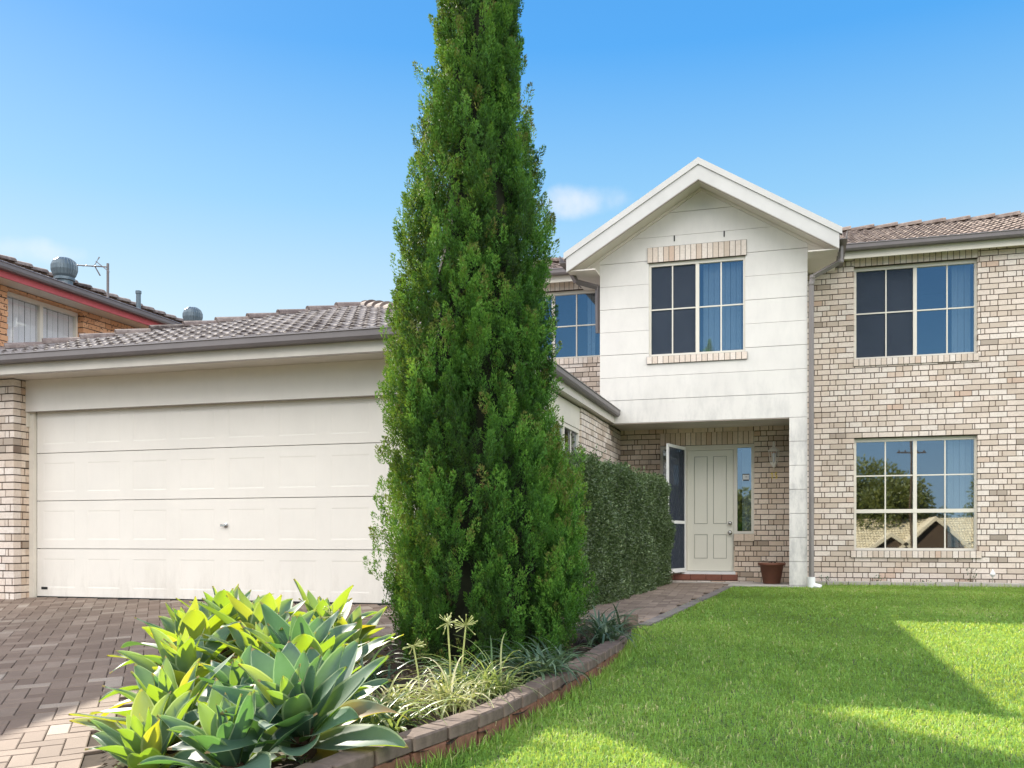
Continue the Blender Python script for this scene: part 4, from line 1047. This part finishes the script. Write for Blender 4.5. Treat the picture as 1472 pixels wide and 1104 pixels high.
# row of pale edging bricks along the foot of the right wing
for i in range(22):
    x=.32+i*.322
    if x>7.4: break
    o=block('wall_foot_block',M['concrete'],(x,16.06,float(G(x,16.06))-.06),Vector((1,0,0)),.312,.11,.125+random.uniform(-.006,.006),'pale block in the row along the foot of the brick wing','edging block','pale blocks along the foot of the wall')
kind(grid_sheet('wall_bed',np.arange(.2,8,.1),np.arange(16.08,16.36,.07),lambda x,y:G(x,y)+.02+.01*np.sin(x*9),M['soil']),'structure')
# mulch, pebbles
n=5200; X=rng.uniform(-4.2,-1.2,n); Y=rng.uniform(2.6,8.8,n); k=inpoly(X,Y,BED); X=X[k];Y=Y[k]; n=len(X)
Pm=np.stack([X,Y,bedz(X,Y)+.006],1); D=unit(rng.normal(size=(n,3))*np.array([1,1,.35])); V,F,T=leaves(Pm,D,rng.uniform(.02,.06,n),rng.uniform(.01,.022,n),rng.random(n))
M['mulch']=leafmat('bark_chips',[(0.,(.05,.035,.025)),(.7,(.13,.09,.06)),(.93,(.3,.24,.17)),(1.,(.5,.45,.38))],(.1,.06,.03),.05,.9)
kind(npmesh('bark_mulch',V,F,{'tone':T},M['mulch']),'stuff','bark chips and litter on the soil of the garden bed')

# small things by the wall
WP=[(.62,16.2,'leafless'),(1.62,16.2,''),(2.45,16.2,'t'),(3.35,16.2,'')]
def weed(x,y,h,label,n=26):
    g=float(G(x,y))+.02; t=thing('small_plant',label,'plant',(x,y,g),0,'small plants along the foot of the wall')
    m=MB(); 
    for k in range(5): m.tube([(0,0,-.03),(random.gauss(0,.05),random.gauss(0,.03),h*random.uniform(.6,1))],[.005,.002],4)
    m.build('stem',M['bark'],t)
    P=np.stack([rng.normal(0,.07,n),rng.normal(0,.03,n),rng.uniform(.02,h,n)],1); V,F,T=leaves(P,unit(rng.normal(size=(n,3))+np.array([0,0,.5])),rng.uniform(.03,.06,n),rng.uniform(.012,.024,n),rng.random(n))
    npmesh('leaves',V,F,{'tone':T},M['darkstrap'],t)
weed(.50,16.24,.12,'low spiky plant at the wall foot nearest the downpipe')
weed(1.27,16.24,.12,'low dark plant at the wall foot under the corner of the big lower window')
weed(1.98,16.24,.05,'tiny dark sprig at the wall foot, smallest in the row',10)
weed(2.14+.0,16.24,.0+.01,'',0) if False else None
weed(2.62,16.24,.26,'tallest thin plant at the wall foot under the big lower window',40)
weed(3.52,16.24,.13,'bushy low plant at the wall foot, right of the big lower window',36)
weed(4.25,16.24,.12,'dark plant at the wall foot at the right edge of the photo')
t=thing('garden_light','small white plastic garden light on a spike by the brick wall','garden light',(2.93,16.2,float(G(2.93,16.2))))
m=MB(); m.tube([(0,0,0),(0,0,.16)],.006,6); m.build('spike',M['steel'],t)
m=MB(); m.lathe([(.006,.14),(.045,.19),(.012,.25),(.004,.27)],(0,0,0),8); m.build('lamp_shade',M['white'],t)

# pot
t=thing('flower_pot','brown terracotta flower pot in the porch corner with a few dead leaves','flower pot',(-.37,15.78,float(G(-.4,15.8))+.021))
m=MB(); m.lathe([(.125,0),(.135,.01),(.185,.29),(.215,.295),(.22,.335),(.205,.337),(.195,.30),(.16,.28)],(0,0,0),32); m.build('pot_body',M['terracotta'],t,True)
m=MB(); m.lathe([(.18,.27),(.02,.285)],(0,0,0),20); m.build('potting_soil',M['soil'],t)
n=30; P=np.stack([rng.normal(0,.06,n),rng.normal(0,.05,n),rng.uniform(.28,.37,n)],1); V,F,T=leaves(P,unit(rng.normal(size=(n,3))),rng.uniform(.03,.07,n),rng.uniform(.012,.024,n),rng.random(n)*.6); npmesh('dead_leaves',V,F,{'tone':T},M['mulch'],t)
# wall lantern
t=thing('wall_lantern','cream metal coach lantern on the porch wall beside the front door','wall lamp',(-.345,YW,E+1.30))
m=MB(); m.box(-.035,.035,-.012,.0,-.10,.13,.004); m.tube([(0,-.01,-.04),(0,-.07,-.14),(0,-.13,-.10)],[.010,.010,.010],8); m.build('wall_bracket',M['lampwhite'],t)
m=MB(); c=(0,-.13,0); m.lathe([(.012,-.11),(.028,-.10),(.055,-.045),(.058,-.03),(.03,-.03)],c,6)
for k in range(6):
    a=2*PI*k/6; m.tube([(.054*math.cos(a),-.13+.054*math.sin(a),-.04),(.082*math.cos(a),-.13+.082*math.sin(a),.16)],.005,4)
m.build('lantern_cage',M['lampwhite'],t)
m=MB(); m.lathe([(.098,.155),(.094,.17),(.06,.20),(.025,.225),(.016,.27),(.022,.285),(.008,.32)],c,6); m.build('lantern_cap',M['lampwhite'],t)
m=MB(); m.lathe([(.012,-.03),(.012,.05),(.022,.07),(.02,.11),(.006,.13)],c,12); m.build('bulb',M['white'],t,True)
# house numerals
t=thing('house_number','small brass house numeral plate under the porch lantern','house number',(-.33,YW,E+1.06))
def digit1(m,x):
    m.box(x-.007,x+.007,-.010,-.001,-.05,.05); m.prism([(x-.007,-.010,.05),(x-.026,-.010,.03),(x-.022,-.010,.02),(x-.007,-.010,.032)],(0,.009,0))
m=MB(); digit1(m,-.045)
m.box(.0,.036,-.010,-.001,.036,.05); m.box(.0,.012,-.010,-.001,.0,.036); m.box(.012,.036,-.010,-.001,-.007,.007); m.box(.026,.038,-.010,-.001,-.038,-.007); m.box(.0,.036,-.010,-.001,-.05,-.038)
m.build('brass_digits',M['gold'],t)

# ------------------------------------------------------------------ lawn blades
def grass():
    V=[];F4=[];T=[];k=0
    zones=[(2.7,4.4,13000,.0030),(4.4,6.4,8500,.0036),(6.4,9.2,5000,.0050),(9.2,16.08,2800,.0072)]
    allV=[];allF=[];allT=[]
    for (y0,y1,dens,w) in zones:
        x0,x1=-3.2,(y1*.62+1.0); n=int((x1-x0)*(y1-y0)*dens); X=rng.uniform(x0,x1,n); Y=rng.uniform(y0,y1,n)
        keep=inpoly(X,Y,LAWN)&(X<Y*.60+.7); X=X[keep];Y=Y[keep]; n=len(X)
        patch=np.sin(X*2.1+1.3*np.sin(Y*1.7))*np.sin(Y*2.6+np.sin(X*1.9))*.5+.5
        h=rng.uniform(.016,.040,n)*(.8+.4*patch); az=rng.random(n)*2*PI; lean=rng.uniform(.3,1.9,n)
        dx,dy=np.cos(az),np.sin(az); sx,sy=-dy,dx; ww=w*1.35*rng.uniform(.6,1.3,n)
        b=np.stack([X,Y,G(X,Y)-.012],1); S_=np.stack([sx,sy,np.zeros(n)],1)*ww[:,None]*.5
        Dh=np.stack([dx,dy,np.zeros(n)],1)
        m1=b+Dh*(lean*h*.22)[:,None]; m1[:,2]+=h*.6
        tp=b+Dh*(lean*h*.8)[:,None]; tp[:,2]+=h*(1-.28*lean)
        v=np.stack([b-S_,b+S_,m1+S_*.8,m1-S_*.8,tp-S_*.12,tp+S_*.12],1).reshape(-1,3)
        i=np.arange(n)*6+k; f=np.concatenate([np.stack([i,i+1,i+2,i+3],1),np.stack([i+3,i+2,i+5,i+4],1)])
        fine=np.sin(X*9+2*np.sin(Y*7))*np.sin(Y*11+2*np.sin(X*8)); dry=np.exp(-(((X-1.1)/.9)**2+((Y-4.9)/.35)**2)); tn=np.clip(rng.normal(.45,.20,n)+.24*(patch-.5)+.12*fine+.14*np.sin(X*.9+1.1*Y)*np.sin(Y*.8-X*.5)+(rng.random(n)<.05)*.5+.25*dry*rng.random(n),0,1)
        allV.append(v);allF.append(f);allT.append(np.repeat(tn,6)); k+=len(v)
    o=npmesh('lawn_grass',np.concatenate(allV),np.concatenate(allF),{'tone':np.concatenate(allT)},M['grass']); kind(o,'stuff','short green lawn grass between the path and the brick wing')
    # longer unmown blades along the edging and walls
    n=2600; s=rng.random(n)*cum[-1]; A=np.array([tuple(along(q))[:2] for q in s]); A+=rng.normal(size=(n,2))*.035; A[:,0]+=.05
    n2=1600; A2=np.stack([rng.uniform(-.1,7.2,n2),rng.uniform(15.85,16.0,n2)],1); A=np.concatenate([A,A2]); n=len(A)
    b=np.stack([A[:,0],A[:,1],G(A[:,0],A[:,1])-.01],1); V,F,T=leaves(b,unit(rng.normal(size=(n,3))*.5+np.array([0,0,1.])),rng.uniform(.04,.10,n),rng.uniform(.004,.007,n),rng.random(n)); kind(npmesh('edge_grass',V,F,{'tone':T},M['grass']),'stuff','longer untrimmed grass along the edging and wall foot')
grass()

# ------------------------------------------------------------------ across the street (mirrored in the windows)
def far_house(x0,x1,y,zg,ze,label,gab):
    t=thing('opposite_house',label,'house'); 
    m=MB(); m.box(x0+.5,x1-.5,y-8,y-.5,zg,ze); m.build('wall',M['cream'],t)
    PW_=rad(22); R_=4.2
    tile_plane('tiled_roof',t,(x1,y,ze),(-1,0),(0,-1),x1-x0,R_,PW_,M['tile_far'],[(Vector((x0,y,0)),Vector((-1,1,0)).normalized()),(Vector((x1,y,0)),Vector((1,1,0)).normalized())],seg=4)
    m=MB(); m.prism([(x0,y,ze-.02),(x0+4.2,y-4.2,ze+4.15*math.tan(PW_)),(x0,y-8.4,ze-.02)],(.01,0,0)); m.prism([(x0,y-8.4,ze),(x1,y-8.4,ze),(x1-4.2,y-4.2,ze+4.2*math.tan(PW_)),(x0+4.2,y-4.2,ze+4.2*math.tan(PW_))],(0,.02,.02)); m.build('back_roof',M['tile_far'],t)
    gutter('eave_gutter',t,-x1,-x0,-y-.12,ze+.05,Matrix.Rotation(PI,4,'Z'),mat=M['cream'])
    for gx,gw_,gh in gab:
        m=MB()
        for s_ in (-1,1):
            m.prism([(gx,y+.3,ze+gh),(gx+s_*gw_,y+.3,ze),(gx+s_*gw_,y+.3,ze-.22),(gx,y+.3,ze+gh-.24)],(0,-.05,0))
            m.prism([(gx,y+.25,ze+gh),(gx+s_*gw_,y+.25,ze),(gx+s_*gw_,y+.25,ze-.08),(gx,y+.25,ze+gh-.08)],(0,-3.5,0))
        b=m.build('gable',M['tan'],t)
        m=MB(); m.prism([(gx,y+.1,ze+gh-.26),(gx+gw_*.9,y+.1,ze-.2),(gx-gw_*.9,y+.1,ze-.2)],(0,-.05,0)); m.build('gable_infill',M['bark'],b)
    m=MB()
    for xx in np.arange(x0+1.5,x1-2,3.2): m.box(xx,xx+1.5,y-.49,y-.45,zg+1,zg+2.2)
    m.build('window',M['black'],t)
far_house(3.2,14.5,-21.5,-1.55,E-.55,'low house with a sandy tiled roof and two small gables, mirrored in the lower window',[(7.1,1.9,1.75),(4.9,1.3,.9)])
far_house(-10.5,1.2,-22.5,-1.55,E-.5,'sandy roofed house across the street, mirrored beside the front door',[(-4,1.8,1.4)])
def broad_tree(x,y,zg,H,Rr,label,n=9000,nar=1.):
    t=thing('street_tree',label,'tree',(x,y,zg)); m=MB(); m.tube([(0,0,-.2),(0,0,H*.3),(.1,0,H*.6)],[.22,.17,.1],8)
    for k in range(6): a=k*1.05; m.tube([(0,0,H*.3),(Rr*.3*math.cos(a),Rr*.3*math.sin(a),H*.5),(Rr*.6*math.cos(a),Rr*.6*math.sin(a),H*.7)],[.09,.06,.03],6)
    m.build('trunk',M['bark'],t); C=[]
    for k in range(26):
        d=unit(rng.normal(size=3)); C.append(np.array([0,0,H*.62])+d*np.array([Rr*.75,Rr*.75,H*.33])*rng.uniform(.4,1))
    C=np.array(C); i=rng.integers(0,len(C),n); d=unit(rng.normal(size=(n,3))); P=C[i]+d*(Rr*.36*rng.uniform(.6,1.05,n))[:,None]
    V,F,T=leaves(P,unit(d+rng.normal(size=(n,3))*.6),rng.uniform(.16,.3,n),rng.uniform(.09,.16,n),rng.random(n)); npmesh('crown',V,F,{'tone':T},M['treeleaf'],t)
broad_tree(3.9,-28,-1.6,7.9,4.4,'big dark round tree behind the opposite house, mirrored in the lower window',30000)
broad_tree(-.5,-30,-1.6,7.0,3.6,'dark tree between the two opposite houses')
broad_tree(8.2,-31,-1.6,5.2,1.5,'small dense tree behind the sandy roof ridge',4000)
broad_tree(9.4,-33,-1.6,5.0,.9,'narrow tree behind the sandy roof ridge',2500)
broad_tree(12.6,-30,-1.6,8.0,2.8,'tall open tree at the right end of the opposite roof')
broad_tree(-8,-31,-1.6,6.5,3.5,'wide tree behind the second opposite house')
broad_tree(-2.9,-19.5,-1.55,6.0,1.2,'slim dark street tree mirrored in the sidelight',5000)
t=thing('power_pole','timber power pole with a crossarm across the street','power pole',(5.7,-19.5,-1.5)); m=MB(); m.tube([(0,0,0),(0,0,8.2)],[.07,.05],10); m.build('pole',M['bark'],t)
m=MB(); m.box(-.7,.7,-.03,.03,7.5,7.57)
for xx in (-.6,-.3,.3,.6): m.lathe([(.03,0),(.04,.05),(.02,.1)],(xx,0,7.57),8)
m.build('crossarm',M['bark'],t)

# ------------------------------------------------------------------ light, sky, camera
SUN=Vector((-1.26,1.08,1.0)).normalized(); el=math.asin(SUN.z); az=math.atan2(SUN.x,SUN.y)
ld=bpy.data.lights.new('sun','SUN'); ld.energy=5.0; ld.angle=rad(.55); ld.color=(1.,.93,.80); lo=bpy.data.objects.new('sun',ld); link(lo); lo.rotation_euler=SUN.to_track_quat('Z','Y').to_euler()
W=bpy.data.worlds.new("World"); S.world=W; W.use_nodes=True; N=W.node_tree.nodes; Lk=W.node_tree.links; N.clear()
out=N.new('ShaderNodeOutputWorld'); bg=N.new('ShaderNodeBackground'); Lk.new(bg.outputs[0],out.inputs[0])
sky=N.new('ShaderNodeTexSky'); sky.sky_type='NISHITA'; sky.sun_disc=False; sky.sun_elevation=el; sky.sun_rotation=az; sky.air_density=1.0; sky.dust_density=.6; sky.ozone_density=1.5
EXPO=1.3; WS=.12; kx=1/(2**EXPO)/WS
def wn(t,**kw):
    n=N.new(t)
    for k_,v_ in kw.items(): setattr(n,k_,v_)
    return n
def wm(op,a,b=0.,c=0.):
    n=wn('ShaderNodeMath',operation=op)
    for i,v in enumerate((a,b,c)):
        if isinstance(v,(int,float)): n.inputs[i].default_value=v
        else: Lk.new(v,n.inputs[i])
    return n.outputs[0]
def wramp(f,stops):
    r=wn('ShaderNodeValToRGB'); e=r.color_ramp.elements
    while len(e)<len(stops): e.new(.5)
    for el_,(p,c) in zip(e,stops): el_.position=p; el_.color=(*c,1)
    Lk.new(f,r.inputs[0]); return r.outputs[0]
def wmix(f,a,b):
    n=wn('ShaderNodeMix',data_type='RGBA',clamp_result=False)
    for i,v in ((0,f),(6,a),(7,b)):
        if isinstance(v,(int,float)): n.inputs[i].default_value=v
        elif isinstance(v,tuple): n.inputs[i].default_value=(*v,1)
        else: Lk.new(v,n.inputs[i])
    return n.outputs[2]
def wstep(v,a,b):
    n=wn('ShaderNodeMapRange',interpolation_type='SMOOTHSTEP'); Lk.new(v,n.inputs[0]); n.inputs[1].default_value=a; n.inputs[2].default_value=b; return n.outputs[0]
tc=wn('ShaderNodeTexCoord'); sp=wn('ShaderNodeSeparateXYZ'); Lk.new(tc.outputs['Generated'],sp.inputs[0]); dx_,dy_,dz_=sp.outputs
front=wramp(dz_,[(0.,(.74,.88,.99)),(.20,(.66,.86,.99)),(.33,(.30,.63,.95)),(.46,(.085,.41,.92)),(.75,(.03,.22,.7)),(1.,(.02,.15,.6))])
back=wramp(dz_,[(0.,(.52,.72,.86)),(.08,(.36,.56,.74)),(.18,(.17,.38,.62)),(.26,(.11,.28,.52)),(1.,(.06,.2,.5))])
clear=wmix(wstep(dy_,.15,-.15),front,back)
nz=wn('ShaderNodeTexNoise'); nz.inputs['Scale'].default_value=3.2; nz.inputs['Detail'].default_value=6; Lk.new(tc.outputs['Generated'],nz.inputs[0])
def wisp(c,sx,sz,amt,col):
    """a thin fair weather cloud centred on the direction c"""
    global col_
    n=wn('ShaderNodeTexNoise'); n.inputs['Scale'].default_value=14; n.inputs['Detail'].default_value=5; n.inputs['Roughness'].default_value=.55; Lk.new(tc.outputs['Generated'],n.inputs[0])
    w=wm('MULTIPLY',wm('SUBTRACT',n.outputs['Fac'],.5),4.5)
    a=wm('DIVIDE',wm('SUBTRACT',dx_,c[0]),sx); b=wm('DIVIDE',wm('SUBTRACT',dz_,c[1]),sz)
    r=wm('ADD',wm('ADD',wm('MULTIPLY',a,a),wm('MULTIPLY',b,b)),w)
    m=wm('MULTIPLY',wm('MULTIPLY',wstep(r,1.3,-.9),amt),wstep(dy_,.2,.3)); return wmix(m,col,(.93,.95,.99))
c1=wisp((-.190,.335),.050,.016,.85,clear); c2=wisp((-.66,.262),.035,.012,.5,c1)
sc=wn('ShaderNodeVectorMath',operation='SCALE'); Lk.new(c2,sc.inputs[0]); sc.inputs[3].default_value=kx
# unseen high cloud bank behind the camera, added to light the shaded fronts
bank=wm('MULTIPLY',wm('MULTIPLY',wstep(dy_,-.02,-.40),wstep(dz_,.30,.50)),wstep(nz.outputs['Fac'],.30,.55))
side=wm('MULTIPLY',wm('MULTIPLY',wstep(wm('ABSOLUTE',dx_),.34,.55),wstep(dy_,.10,-.30)),wm('MULTIPLY',wstep(dz_,.04,.16),wstep(nz.outputs['Fac'],.30,.50)))  # lower side clouds, also added as fill for porch and eaves
m1=wmix(wm('MAXIMUM',bank,side),sc.outputs[0],tuple(kx*v for v in (4.45,4.4,4.35)))
m2=wmix(.965,sky.outputs[0],m1)
Lk.new(m2,bg.inputs[0]); bg.inputs[1].default_value=WS
cd=bpy.data.cameras.new('camera'); cam=bpy.data.objects.new('camera',cd); link(cam); cam.location=(0,0,E); cam.rotation_euler=(PI/2,0,rad(16.7)); cd.sensor_width=36; cd.lens=1359/1472*36; cd.shift_y=223/1472; cd.clip_end=1500; cd.clip_start=.05
S.camera=cam
S.view_settings.view_transform='Standard'; S.view_settings.look='None'; S.view_settings.gamma=1; S.view_settings.exposure=EXPO
S.cycles.max_bounces=8; S.cycles.transparent_max_bounces=16; S.cycles.use_denoising=True
